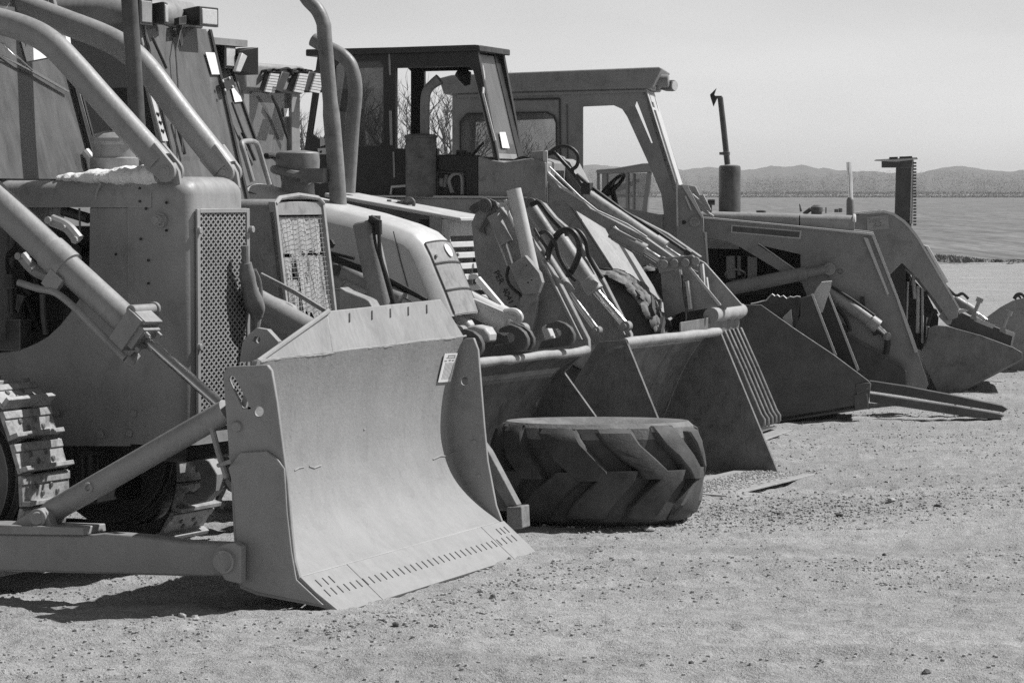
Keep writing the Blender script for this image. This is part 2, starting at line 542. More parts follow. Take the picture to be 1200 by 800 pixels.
# --- lift cylinders
def along(A, B, t): return A + (B - A) * t
A = fr.P(-70, 172, -.80); Bp = fr.P(165, 392, -.86); R1 = fr.P(258, 474, -1.25)
mb = MB()
axis = (Bp - A).normalized()
cA = fr.P(70, 305, -.82)
mb.tube([A, cA], .092, 24)
mb.tube([cA - axis * .08, cA - axis * .075, cA + axis * .07, cA + axis * .075], [.092, .100, .100, .085], 24)
mb.tube([cA, Bp], .082, 24)
cyl = D.part('lift_cylinder', mb, M['paint'])
side = axis.cross(E2).normalized(); lat = axis.cross(side).normalized()
if side.z < 0: side = -side
mb = MB()
mb.box(along(cA, Bp, .93), (axis, side, lat), (.055, .105, .105)); mb.box(along(cA, Bp, 1.02), (axis, side, lat), (.03, .07, .085))
mb.box(along(cA, Bp, .93) + side * .1, (axis, side, lat), (.07, .012, .09))
for sx in (-1, 1):
    for sy in (-1, 1):
        mb.bolt(Bp + axis * .05 + side * (.05 * sx) + lat * (.06 * sy), axis, .013, .03, 8)
pb = along(cA, Bp, .86) + side * .10
mb.cyl(pb - E2 * .09, pb + E2 * .16, .03, seg=16); mb.cyl(pb + E2 * .15, pb + E2 * .175, .04, seg=16)
D.part('cylinder_head', mb, M['paint'], parent=cyl, bevel=.005)
mb = MB(); mb.cyl(Bp, R1, .029, seg=18); D.part('cylinder_rod', mb, M['chrome'], parent=cyl)
mb = MB()
mb.tube(cr([fr.P(22, 331, -.88), fr.P(44, 338, -.90), fr.P(65, 343, -.92), fr.P(86, 359, -.94), fr.P(105, 378, -.95), fr.P(147, 420, -.96)], 5), .020, 10)
mb.tube([fr.P(147, 420, -.96), fr.P(153, 424, -.94), fr.P(160, 417, -.88)], [.026, .03, .026], 10)
mb.box(fr.P(63, 330, -.9), (axis, side, lat), (.05, .05, .02))
D.pieces('oil_pipe', mb, M['paint'], parent=cyl)
for (p, q, dv) in (((61, 258), (92, 281), .10), ((26, 300), (58, 325), -.07)):
    mb = MB()
    pa = fr.P(p[0], p[1], -.80 - dv); pb = fr.P(q[0], q[1], -.80 - dv); mid = (pa + pb) / 2 + side * (.02 if dv > 0 else -.02)
    x = (pb - pa).normalized()
    mb.tube(cr([pa, mid, pb], 5), [.034] * 11, 10)
    for c in (pa, pb): mb.cyl(c - E2 * .05, c - E2 * .035, .02, seg=10)
    mb.cyl(mid - E2 * .045, mid - E2 * .03, .012, seg=10)
    D.part('yoke_clamp', mb, M['paint'], parent=cyl)
A2 = fr.P(-70, 172, .82)
mb = MB(); p0 = fr.PU(200, 250, -1.2)
mb.tube([fr.L(-2.6, .86, 1.95), fr.L(-1.05, .9, 1.2)], .085, 20); mb.cyl(fr.L(-1.0, .9, 1.2), fr.L(-.82, 1.1, 1.0), .029, seg=14)
D.part('lift_cylinder', mb, M['paint'])
u1s = fr.loc(fr.P(203, 300, vs))[0] + .10 + .075
# rag-wrapped hose end hanging in front of the grille's far edge
mb = MB()
mb.tube(cr([fr.PU(288, 308, u1s), fr.PU(290, 325, u1s), fr.PU(294, 345, u1s), fr.PU(300, 362, u1s), fr.PU(301, 372, u1s)], 4),
        [.034, .036, .040, .044, .046, .045, .046, .048, .052, .056, .058, .056, .053, .048, .042, .038, .034][:17], 14)
mb.tube([fr.PU(287, 288, u1s), fr.PU(288, 310, u1s)], .022, 10); mb.tube([fr.PU(301, 370, u1s), fr.PU(300, 387, u1s), fr.PU(298, 400, u1s)], [.03, .02, .02], 10)
mb.tube(cr([fr.PU(298, 316, u1s), fr.PU(304, 330, u1s), fr.PU(306, 350, u1s), fr.PU(303, 362, u1s)], 4), .012, 8)
D.part('hose_sleeve', mb, M['pipe'])

# --- hood, nose and grille
uc = fr.loc(fr.P(203, 300, vs))[0]; rr = .10
hw = -vs; hf = .21
u1 = uc + rr
mb = MB()
def nose_loop(z, inset=0.0, useam=None):
    us = fr.loc(fr.P(150, 300, vs))[0]
    pts = [fr.L(us, vs + inset, z)]
    for k in range(9):
        a_ = -90 + 90 * k / 8
        pts.append(fr.L(uc - 0 + (rr) * cos(radians(a_)) - inset, -(hw - rr) + rr * sin(radians(a_)) + inset, z))
    for k in range(9):
        a_ = 90 * k / 8
        pts.append(fr.L(uc + rr * cos(radians(a_)) - inset, (hf - rr) + rr * sin(radians(a_)) - inset, z))
    pts.append(fr.L(us, hf - inset, z))
    return pts
zt = fr.loc(fr.P(205, 207, vs))[2]; zb = fr.loc(fr.P(210, 522, vs))[2]
loops = [nose_loop(zb), nose_loop(zt - .10)]
for k in range(1, 7):
    a_ = 90 * k / 6
    loops.append(nose_loop(zt - .10 + .10 * sin(radians(a_)), .10 * (1 - cos(radians(a_)))))
mb.loft(loops)
nose = D.part('radiator_guard', mb, M['paint'], smooth=50)
# side panel with the swept engine opening
mb = MB()
mb.plate(fr, [(152, 243), (152, 522.5), (-330, 522.5), (-330, 413), (0, 413), (18, 411), (30, 407.5), (44, 401), (56, 394), (70, 381), (82, 366), (96, 345), (104, 325), (105, 243)], vs + .012, vs + .045)
for (x, y) in ((66, 484), (157, 484), (118, 508.5), (152, 507.5)):
    mb.bolt(fr.P(x, y, vs), -E2, .024, .012, 16)
panel = D.part('side_panel', mb, M['paint'], bevel=.006)
mb = MB()
us = fr.loc(fr.P(178, 300, vs))[0]
zl = fr.loc(fr.P(100, 243, vs))[2]
def hood_loop(u):
    z1 = zt - .02
    pts = [(vs - .006, zl)] + [(vs - .006 + .09 * (1 - cos(radians(a_))), z1 - .09 + .09 * sin(radians(a_))) for a_ in range(0, 91, 15)]
    pts += [(hf + vs - v, z) for v, z in reversed(pts)]
    return [fr.L(u, v, z) for v, z in pts]
mb.loft([hood_loop(-4.3), hood_loop(us - .30), hood_loop(us)])
mb.tube([fr.P(118, 215, vs - .01), fr.P(113, 225, vs - .01), fr.P(112, 234, vs - .01)], .008, 8)
for (x, y) in ((164, 220.5), (164, 236), (195, 237.5), (171, 244.5), (165, 280), (195, 270), (136, 298), (174, 305), (174, 332)):
    p = fr.P(x, y, vs - .008); mb.cyl(p, p - E2 * .004, .008, seg=10, mi=1)
D.part('hood', mb, [M['paint'], M['void']], smooth=40)
mb = MB()
p = fr.P(189, 258, vs); mb.cyl(p, p - E2 * .06, .030, seg=16); mb.cyl(p - E2 * .05, p - E2 * .075, .022, seg=6); mb.cyl(p + E2 * .0, p - E2 * .02, .042, seg=16)
D.part('hood_latch', mb, M['paint'], parent=nose)
# grille: expanded metal over a dark core
ug = u1 + .008
gz1 = fr.loc(fr.P(228, 249, -.33))[2]; gz0 = fr.loc(fr.P(228, 497, -.33))[2]
gv0, gv1 = -(hw - rr) + .0, (hf - rr) + .07
mb = MB()
nc, nr = 10, 32
cw = (gv1 - gv0) / nc; rh = (gz1 - gz0) / nr
for i in range(nc + 1):
    for sgn in (-1, 1):
        prev = None
        for j in range(nr * 2 + 1):
            z = gz0 + rh * j / 2
            vv = gv0 + cw * i + sgn * (cw / 2) * (1 if j % 2 else 0) * .98
            vv = min(max(vv, gv0 - .005), gv1 + .005)
            w = .0066
            cur = (fr.L(ug, vv - w, z), fr.L(ug, vv + w, z), fr.L(ug - .010, vv + w, z), fr.L(ug - .010, vv - w, z))
            if prev: mb.add([*prev, *cur], [(0, 1, 5, 4), (1, 2, 6, 5), (2, 3, 7, 6), (3, 0, 4, 7)])
            prev = cur
gr = D.part('grille', mb, M['paint'], smooth=0, recalc=False)
mb = MB()
mb.fbox(fr, (u1 + .001, u1 + .003), (gv0, gv1), (gz0, gz1))
D.part('radiator_core', mb, M['void'], parent=gr)
mb = MB()
mb.fbox(fr, (u1 + .002, u1 + .016), (gv0 - .03, gv0 + .004), (gz0 - .02, gz1 + .02)); mb.fbox(fr, (u1 + .002, u1 + .016), (gv1 - .004, gv1 + .03), (gz0 - .02, gz1 + .02))
mb.fbox(fr, (u1 + .002, u1 + .016), (gv0 + .005, gv1 - .005), (gz1 - .004, gz1 + .022)); mb.fbox(fr, (u1 + .002, u1 + .016), (gv0 + .005, gv1 - .005), (gz0 - .022, gz0 + .004))
for z in (gz1 - .10, gz1 - .75):
    mb.cyl(fr.L(u1 + .01, gv0 - .02, z), fr.L(u1 + .035, gv0 - .02, z), .02, seg=10); mb.cyl(fr.L(u1 + .01, gv1 + .03, z), fr.L(u1 + .04, gv1 + .03, z), .02, seg=10)
D.part('grille_frame', mb, M['paint'], parent=gr, bevel=.003)
# --- engine seen through the opening
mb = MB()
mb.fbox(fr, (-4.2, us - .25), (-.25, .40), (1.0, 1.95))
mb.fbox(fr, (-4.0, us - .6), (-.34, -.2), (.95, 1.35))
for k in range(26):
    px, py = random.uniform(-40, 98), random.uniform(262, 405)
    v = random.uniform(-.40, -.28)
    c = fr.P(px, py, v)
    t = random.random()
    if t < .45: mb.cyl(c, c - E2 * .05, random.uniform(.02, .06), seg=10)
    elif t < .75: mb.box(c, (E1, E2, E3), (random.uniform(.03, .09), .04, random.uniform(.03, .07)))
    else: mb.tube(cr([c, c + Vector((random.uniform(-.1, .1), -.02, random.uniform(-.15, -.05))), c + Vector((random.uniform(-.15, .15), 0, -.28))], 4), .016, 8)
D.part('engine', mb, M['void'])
mb = MB()
mb.tube([fr.P(14, 270, -.40), fr.P(9, 325, -.40)], .032, 12); mb.tube([fr.P(7, 322, -.42), fr.P(8, 338, -.42)], .055, 14)
mb.tube([fr.P(10, 338, -.40), fr.P(13, 368, -.40)], .028, 12); mb.tube(cr([fr.P(50, 345, -.38), fr.P(51, 370, -.38), fr.P(54, 391, -.36)], 4), .018, 10)
mb.plate(fr, [(0, 330), (8, 335), (10, 365), (0, 367)], -.44, -.42); mb.plate(fr, [(20, 345), (28, 347), (21, 366), (18, 362)], -.43, -.41)
mb.box(fr.P(18, 392, -.40), (E1, E2, E3), (.07, .06, .09)); mb.tube([fr.P(74, 247, -.3), fr.P(104, 256, -.32)], .03, 12)
mb.tube([fr.P(93, 244, -.42), fr.P(94, 276, -.42)], .006, 6)
D.pieces('engine_pipework', mb, M['dark'])
# --- sweep bars
for v, pts, pin in ((-.43, [(-90, 16), (-40, 19), (0, 25.5), (36, 37), (62, 53), (90, 82), (120, 116), (188, 191)], (199, 201)),
                    (.25, [(-90, -10), (-20, -4), (20, 5.5), (80, 27.5), (120, 43), (147, 58), (172, 81), (213, 135), (264, 199)], (267.5, 202.5))):
    mb = MB()
    P3 = [fr.P(x, y, v) for x, y in pts]
    mb.tube(cr(P3, 6), .076, 26)
    bar = D.part('sweep_bar', mb, M['paint'])
    mb = MB(); c = fr.P(pin[0], pin[1], v)
    ax = (P3[-1] - P3[-2]).normalized(); nx = ax.cross(E2).normalized()
    for dv in (-.058, .030):
        pl = []
        for a_ in range(-90, 91, 18): pl.append(c + ax * (.062 * cos(radians(a_))) + nx * (.062 * sin(radians(a_))) + E2 * dv)
        pl += [c - ax * .16 + nx * .07 + E2 * dv, c - ax * .16 - nx * .07 + E2 * dv]
        mb.prism(pl, E2 * .028)
    mb.cyl(c - E2 * .075, c + E2 * .085, .024, seg=6); mb.cyl(c - E2 * .066, c + E2 * .07, .036, seg=16)
    D.part('bar_fork', mb, M['paint'], parent=bar, bevel=.004)
    mb = MB()
    mb.prism([c + Vector((0, 0, .05)) + E1 * .03 - E2 * .012, c + E1 * .06 - E2 * .012, c + E1 * .075 - E3 * .09 - E2 * .012, c - E1 * .09 - E3 * .09 - E2 * .012, c - E1 * .05 + E3 * .02 - E2 * .012], E2 * .03)
    D.part('bar_lug', mb, M['paint'], parent=nose, bevel=.004)
# --- tracks
near = fr.pts([(-70, 447), (-30, 450), (-6, 456), (4, 470), (12, 492), (20, 517), (28, 545), (32, 575), (31, 605), (22, 640), (4, 668)], -1.42)
lz = [(fr.loc(p)[0], fr.loc(p)[2]) for p in near]
ux, zx = lz[-1]
path = lz + [(ux - .22, .055), (ux - .5, .045)] + [(ux - .5 - k * .4, .045) for k in range(1, 6)] + [(ux - 2.85, .15), (ux - 3.05, .5), (ux - 2.9, .9), (ux - 2.5, 1.12), (ux - 1.8, 1.14), (ux - 1.2, 1.13)]
loop = [Vector((a_, 0, b_)) for a_, b_ in path]
dense = cr(loop + [loop[0]], 10)
seglen = [0]
for i in range(len(dense) - 1): seglen.append(seglen[-1] + (dense[i + 1] - dense[i]).length)
tot = seglen[-1]; nsh = int(tot / .185)
cz = sum(q.z for q in loop) / len(loop); cu = sum(q.x for q in loop) / len(loop)
def loop_at(s):
    s %= tot
    for i in range(len(dense) - 1):
        if seglen[i + 1] >= s:
            t = (s - seglen[i]) / max(1e-6, seglen[i + 1] - seglen[i])
            return dense[i].lerp(dense[i + 1], t), (dense[i + 1] - dense[i]).normalized()
    return dense[-1], (dense[-1] - dense[-2]).normalized()
for v0 in (-1.42, .28):
    mb = MB(); W = .48
    for k in range(nsh):
        p, t = loop_at(k * tot / nsh)
        n = Vector((-t.z, 0, t.x))
        if n.dot(Vector((p.x - cu, 0, p.z - cz))) < 0: n = -n
        T3 = E1 * t.x + E3 * t.z; N3 = E1 * n.x + E3 * n.z
        c = fr.L(p.x, v0 + W / 2, p.z) - N3 * .045
        mb.box(c, (T3, E2, N3), (.083, W / 2, .012))
        mb.box(c + T3 * .068 + N3 * .028, (T3, E2, N3), (.013, W / 2, .030))
        mb.box(c - T3 * .055 + N3 * .016, (T3, E2, N3), (.022, W / 2, .006))
        for dv in (-.10, .05):
            mb.cyl(c + E2 * dv - T3 * .015, c + E2 * dv - T3 * .015 + N3 * .022, .016, seg=8, mi=1)
            mb.cyl(c + E2 * (dv + .06) + T3 * .025, c + E2 * (dv + .06) + T3 * .025 + N3 * .022, .016, seg=8, mi=1)
        for dv in (-.09, .09):
            mb.box(c - N3 * .05 + E2 * dv, (T3, E2, N3), (.088, .02, .04), 1)
    tr = D.part('track', mb, [M['track'], M['dark']], bevel=.004)
    mb = MB()
    iu = lz[7][0] - .56; iz = .60
    mb.cyl(fr.L(iu, v0 + .14, iz), fr.L(iu, v0 + W - .14, iz), .44, seg=40); mb.cyl(fr.L(iu, v0 + .06, iz), fr.L(iu, v0 + W - .06, iz), .40, seg=40)
    mb.cyl(fr.L(iu, v0 + .02, iz), fr.L(iu, v0 + W - .02, iz), .12, seg=20)
    D.part('idler', mb, M['dark'], parent=tr)
    mb = MB(); mb.fbox(fr, (iu - 2.0, iu - .1), (v0 + .12, v0 + W - .12), (.28, .62))
    D.part('track_frame', mb, M['dark'], parent=tr, bevel=.02)
mb = MB()
mb.fbox(fr, (-4.2, us - .55), (-.42, .42), (.35, .98)); mb.fbox(fr, (us - .3, u1 - .05), (-.40, .30), (zb - .10, zb + .02))
mb.tube([fr.P(105, 528, -.5), fr.P(106, 560, -.5), fr.P(98, 590, -.5)], .05, 14)
D.part('belly_frame', mb, M['black'], bevel=.02)
# towing hook at the nose
mb = MB()
hk = [fr.P(x, y, .30) for x, y in ((221, 537), (232, 533), (245, 540), (254, 556), (252, 575), (240, 588), (222, 592), (214, 586), (216, 577), (226, 577), (234, 570), (235, 558), (229, 547), (221, 545))]
mb.prism(hk, E2 * .10)
D.part('tow_hook', mb, M['grey'], bevel=.008)
# --- exhaust stack and air cleaner on the hood
mb = MB()
mb.tube([fr.P(149, -60, -.05), fr.P(151.5, 0, -.05), fr.P(161, 145, -.05), fr.P(165, 212, -.05)], .047, 20)
D.part('exhaust_stack', mb, M['dark'])
mb = MB()
c = fr.P(136, 210, -.1); z0 = c.z
def lathe(mb, c, prof_, seg=24, mi=0, axis=None):
    mb.tube([c + E3 * z for z, r in prof_], [r for z, r in prof_], seg, mi)
lathe(mb, c, [(-.05, .13), (.05, .13), (.051, .15), (.12, .15), (.125, .135), (.20, .135), (.21, .150), (.235, .148), (.26, .12), (.275, .06), (.28, .01)])
D.part('air_cleaner', mb, M['grey'])
# --- cab
vc = .62
pf0 = fr.P(83, 82, vc); pf1 = fr.P(117, 210, vc)
wdir = -E2 * (2 * vc)
mb = MB()
mb.prism([pf0, pf1, pf1 + E1 * .035, pf0 + E1 * .035 - E3 * .02], -E2 * .04, mi=0)
pz0 = pf0 + (pf0 - pf1) * .95
mb.prism([pz0, pf0, pf0 + E1 * .03, pz0 + E1 * .03], -E2 * .04)
mb.prism([pz0 + wdir, pf1 + wdir, pf1 + wdir + E1 * .035, pz0 + wdir + E1 * .035], E2 * .05)
mb.fbox(fr, (fr.loc(pf1)[0] - 1.5, fr.loc(pf1)[0] + .02), (-vc, vc), (1.3, 2.12))
mb.fbox(fr, (fr.loc(pf1)[0] - 1.5, fr.loc(pz0)[0] + .25), (-vc - .06, vc + .06), (fr.loc(pz0)[2], fr.loc(pz0)[2] + .1))
for v in (-vc, vc - .06):
    mb.fbox(fr, (fr.loc(pf1)[0] - 1.45, fr.loc(pf1)[0] - 1.38), (v, v + .06), (2.1, fr.loc(pz0)[2]))
cab = D.part('cab', mb, M['mid'], bevel=.008)
mb = MB()
mb.prism([pz0, pf1, pf1 + wdir, pz0 + wdir], E1 * .006)
D.part('windscreen', mb, M['glass'], parent=cab)
mb = MB()
mb.prism([pf0 - E2 * .045 + E1 * .02, pf1 - E2 * .045 + E1 * .02, pf1 - E2 * .07 + E1 * .02, pf0 - E2 * .07 + E1 * .02], E1 * .02)
mb.prism([pf0 - E2 * .015 + E1 * .04, pf1 - E2 * .015 + E1 * .04, pf1 - E2 * .03 + E1 * .04, pf0 - E2 * .03 + E1 * .04], E1 * .01)
D.part('windscreen_seal', mb, M['black'], parent=cab)
nW = (pf1 - pz0).cross(E2).normalized()
if nW.x < 0: nW = -nW
def on_ws(px, py, o=.02):
    r = ray(px, py); t = (pf1 + nW * o - CAMP).dot(nW) / r.dot(nW); return CAMP + r * t
mb = MB()
mb.tube([on_ws(-25, 22, .06), on_ws(0, 48, .06), on_ws(38, 83, .04)], .006, 8); mb.tube([on_ws(3, 66, .03), on_ws(40, 84.5, .03), on_ws(80, 107.5, .03)], [.006, .012, .008], 8)
D.pieces('wiper', mb, M['chrome'], parent=cab)
mb = MB()
q = [on_ws(*c, .012) for c in ((21.5, 38), (80, 30), (84, 62), (31, 72.5))]
mb.prism(q, nW * .003)
def qp(s, t): return quad_uv(q, s, t) + nW * .0036
def stroke(mb, pts, w=.006, mi=1):
    mb.tube([qp(*p) for p in pts], w, 5, mi)
stroke(mb, [(.34, .22), (.36, .80)], .005); stroke(mb, [(.53, .30), (.50, .60), (.53, .80), (.60, .80), (.63, .55), (.58, .30), (.53, .30)], .004)
stroke(mb, [(.06, .25), (.06, .5)], .003); stroke(mb, [(.10, .2), (.10, .45), (.14, .3), (.17, .45)], .003); stroke(mb, [(.2, .15), (.2, .35)], .003)
D.part('paper_tag', mb, [M['white'], M['ink']], parent=cab, smooth=0)
mb = MB()
mb.tube([fr.P(100, 178, .50), fr.P(106, 185, .50), fr.P(108, 205, .50)], [.03, .03, .02], 10)
D.part('grab_handle', mb, M['light'], parent=cab)
mb = MB()     # seat and levers inside
cu0 = fr.loc(pf1)[0]
mb.fbox(fr, (cu0 - 1.1, cu0 - .6), (-.28, .28), (2.0, 2.2)); mb.fbox(fr, (cu0 - 1.2, cu0 - 1.05), (-.26, .26), (2.2, 2.85))
mb.tube([fr.L(cu0 - .5, .3, 2.0), fr.L(cu0 - .45, .3, 2.45)], .015, 8); mb.ring(fr.L(cu0 - .35, -.1, 2.32), Vector((1, 0, 1)), .17, .014)
D.part('driver_seat', mb, M['black'], parent=cab, bevel=.03)
# --- white cloth strip lying on the hood
mb = MB()
n = 40
loops = []
for k in range(n + 1):
    t = k / n
    x = 66 + (188 - 66) * t; y = 205.5 - 3.0 * t
    c = fr.P(x, y + 3.5, vs + .06); wd = .05 + .08 * sin(min(1, t * 1.6) * pi * .5) + .012 * random.uniform(-1, 1)
    h = .018 + .052 * t ** .7 + .006 * sin(t * 23) + random.uniform(-.003, .003)
    ring_ = []
    for a_ in range(0, 360, 30):
        rr_ = 1 + random.uniform(-.06, .06)
        ring_.append(c + E2 * (wd * cos(radians(a_)) * rr_ + .05) + E3 * (h * sin(radians(a_)) * rr_))
    loops.append(ring_)
mb.loft(loops)
single('cloth_strip', mb, M['cloth'], "crumpled white cloth strip lying along the bulldozer's hood top", 'cloth', fr.P(120, 204, vs), smooth=60)
# ================================================================ shared pieces
def rod_end(mb, c, ax, r=.045, w=.07):
    mb.cyl(c - ax * w / 2, c + ax * w / 2, r, seg=16)

def hyd(Mc, name, fr, A, B, C, rb, rr_, mat, parent=None, rodmat='chrome', collar=True):
    """a hydraulic ram: barrel A-B with gland collar, rod B-C with an eye"""
    mb = MB(); ax = (B - A).normalized()
    mb.tube([A, B], rb, 18)
    if collar:
        mb.tube([B - ax * .10, B - ax * .095, B + ax * .01, B + ax * .015], [rb, rb * 1.13, rb * 1.13, rb * .8], 18)
    cy = Mc.part(name, mb, mat, parent)
    mb = MB(); mb.tube([B - ax * .02, C], rr_, 14)
    Mc_rod = Mc.part('ram_rod', mb, M[rodmat], cy)
    mb = MB(); rod_end(mb, C, fr.e2, rr_ * 1.3, .07); mb.cyl(C - fr.e2 * .055, C - fr.e2 * .035, rr_ * .6, seg=10); Mc.part('ram_eye', mb, M['grey'], cy)
    return cy

def wheel(Mc, fr, c, R, w, hubr, mat='tyre', mud=0.0, lugs=22, name='wheel'):
    """tractor wheel: tyre with chevron lugs, rim; c is the centre of the near face"""
    mb = MB()
    def ringp(a_, r, v): return c + (fr.e1 * cos(a_) + fr.e3 * sin(a_)) * r + fr.e2 * v
    prof_ = [(hubr, .06), (hubr * 1.05, .0), (R * .82, .0), (R * .93, .03), (R * .955, .10), (R * .955, w - .10), (R * .93, w - .03), (R * .82, w), (hubr, w), (hubr, w - .06)]
    N = 48
    loops = [[ringp(2 * pi * k / N, r, v) for r, v in prof_] for k in range(N)]
    loops.append(loops[0])
    mb.loft(loops, cap=False)
    for k in range(lugs):
        for sgn in (0, 1):
            a0 = 2 * pi * (k + .5 * sgn) / lugs; sw = 2 * pi / lugs * .8
            v0, v1 = (.01, w * .55) if sgn == 0 else (w - .01, w * .45)
            q = []
            for r in (R * .93, R * 1.0 + random.uniform(-.02, .03) * (1 if mud else 0)):
                q.append([ringp(a0, r, v0), ringp(a0 + sw * .42, r, v0), ringp(a0 + sw * 1.15, r, v1), ringp(a0 + sw * .85, r, v1)])
            mb.add(q[0] + q[1], [(0, 1, 2, 3), (7, 6, 5, 4), (0, 1, 5, 4), (1, 2, 6, 5), (2, 3, 7, 6), (3, 0, 4, 7)])
    if mud:
        for k in range(520):
            a_ = random.uniform(0, 2 * pi); v = random.uniform(0.0, w)
            r = random.uniform(.02, .075) * mud
            p = ringp(a_, R * random.uniform(.90, .99), v)
            b_ = len(mb.v); n_ = 8
            vs_ = []
            nrm_ = (p - c - fr.e2 * v).normalized(); t1 = nrm_.cross(fr.e2).normalized()
            for lv, (rad, hh) in enumerate(((1.3, -.25), (1.0, .18), (.55, .32))):
                for q_ in range(n_):
                    aa = 2 * pi * q_ / n_
                    vs_.append(p + (t1 * cos(aa) + fr.e2 * sin(aa)) * r * rad * random.uniform(.82, 1.18) + nrm_ * r * hh * random.uniform(.7, 1.2))
            fs = []
            for lv in range(2):
                for q_ in range(n_):
                    l_ = (q_ + 1) % n_
                    fs.append((lv * n_ + q_, lv * n_ + l_, (lv + 1) * n_ + l_, (lv + 1) * n_ + q_))
            fs.append(tuple(2 * n_ + q_ for q_ in range(n_)))
            mb.add(vs_, fs, 1)
    wh = Mc.part(name, mb, [M[mat], M['mud']], smooth=30 if not mud else 70)
    mb = MB()
    mb.tube([c + fr.e2 * .05, c + fr.e2 * .07, c + fr.e2 * .10, c + fr.e2 * .12], [hubr * 1.02, hubr * .9, hubr * .8, hubr * .3], 28)
    mb.tube([c + fr.e2 * .04, c + fr.e2 * .13], hubr * .28, 16)
    for k in range(8):
        mb.bolt(c + fr.e2 * .10 + (fr.e1 * cos(k * pi / 4) + fr.e3 * sin(k * pi / 4)) * hubr * .5, -fr.e2, .016, .03, 6)
    Mc.part('rim', mb, M['grey'], wh)
    return wh

def shift(pts, d): return [p + d for p in pts]

# ================================================================ B : loader tractor with the torn radiator screen
fr = Frame.anchor(320, 21.0, 23.5)
B = Machine('loader_tractor', 'loader tractor with torn mesh over its narrow radiator and tall dusty windscreen, beside the bulldozer', 'tractor', fr, 'loaders parked in the row')
E1, E2, E3 = fr.e1, fr.e2, fr.e3
w = .70
pA = fr.P(320, 242, 0); pB = fr.P(335, 376, 0)
mb = MB()
# hood: rounded shell following the near edge of the front
def bl(u, dz=0.0, ins=0.0):
    z1 = fr.loc(pA)[2] + .045 + dz; z0 = .75
    us = u
    pts = [(0 + ins, z0)] + [(ins + .08 * (1 - cos(radians(a_))), z1 - .08 + .08 * sin(radians(a_))) for a_ in range(0, 91, 15)]
    pts += [(w - v, z) for v, z in reversed(pts)]
    return pts
uA, zA = fr.loc(pA)[0], fr.loc(pA)[2]; uB, zB = fr.loc(pB)[0], fr.loc(pB)[2]
sl_ = (uB - uA) / (zA - zB)
def front_u(z): return uA + sl_ * (zA - z)
prof_ = bl(0)
mb.loft([[fr.L(-2.2, v, z) for v, z in prof_], [fr.L(front_u(z) - .36, v, z) for v, z in prof_]], cap=False)
mb.loft([[fr.L(front_u(z) - .35, v, z) for v, z in prof_], [fr.L(front_u(z), v, z) for v, z in prof_]], cap=False)
mb.loft([[fr.L(front_u(z) - .356, v * .97 + .01, z - .012) for v, z in prof_], [fr.L(front_u(z) - .340, v * .97 + .01, z - .012) for v, z in prof_]], cap=False, mi=1)
hoodB = B.part('hood', mb, [M['grey'], M['black']], smooth=45)
mb = MB()
def fq(s, t, o=.0):  # s across 0..1, t down from the top edge 0..1
    z = zA + .03 - t * (zA + .03 - zB)
    return fr.L(front_u(z) + o, s * w, z)
def fpan(mb, s0, s1, t0, t1, o, th, mi=0):
    mb.prism([fq(s0, t0, o), fq(s1, t0, o), fq(s1, t1, o), fq(s0, t1, o)], -E1 * th, mi=mi)
fpan(mb, .03, .97, .0, .115, .004, .03); fpan(mb, .0, .045, 0, 1, .018, .05, 1); fpan(mb, .955, 1.0, 0, 1, .018, .05, 1)
mb.tube([fq(.02, .02, .01), fq(.12, -.03, .01), fq(.5, -.055, .01), fq(.88, -.03, .01), fq(.98, .02, .01)], .016, 8, 1)
frontB = B.part('grille_frame', mb, [M['grey'], M['pale']], bevel=.004)
mb = MB(); fpan(mb, .04, .96, .12, 1.0, -.06, .02); B.part('radiator_core', mb, M['void'], frontB)
mb = MB()
# torn cloth/mesh: wavy sheets in two tatters with a gap between them
def tatter(s0, s1, t0, t1, nS=26, nT=18, rag=.03, seed=1):
    R = random.Random(seed); b_ = []
    rg = [R.uniform(-rag, rag) for _ in range(nS + 1)]
    for j in range(nT + 1):
        for i in range(nS + 1):
            s = s0 + (s1 - s0) * i / nS; t = t0 + (t1 - t0 + rg[i]) * j / nT
            o = -.02 + .012 * sin(s * 22 + t * 3 + seed) * (.3 + j / nT) + .004 * sin(s * 60 + t * 7) + R.uniform(-.003, .003)
            b_.append(fq(s, t, o))
    fs = []
    for j in range(nT):
        for i in range(nS):
            a_ = j * (nS + 1) + i
            fs.append((a_, a_ + 1, a_ + nS + 2, a_ + nS + 1))
    mb.add(b_, fs)
tatter(.05, .95, .13, .44, seed=1, rag=.02); tatter(.05, .42, .47, .66, seed=2, rag=.10); tatter(.40, .95, .46, .97, seed=3, rag=.05); tatter(.30, .62, .44, .60, seed=4, rag=.12)
tatter(.18, .45, .66, .96, seed=6, rag=.08)
B.part('torn_mesh', mb, M['net'], frontB, smooth=60, recalc=False)
mb = MB()
for k in range(20): mb.tube([fq(.06, .15 + k * .041, .0), fq(.94, .15 + k * .041, .0)], .0016, 4)
for k in range(8): mb.tube([fq(.1 + k * .115, .13, .002), fq(.1 + k * .115, .95, .002)], .0018, 4)
B.part('screen_wire', mb, M['grey'], frontB)
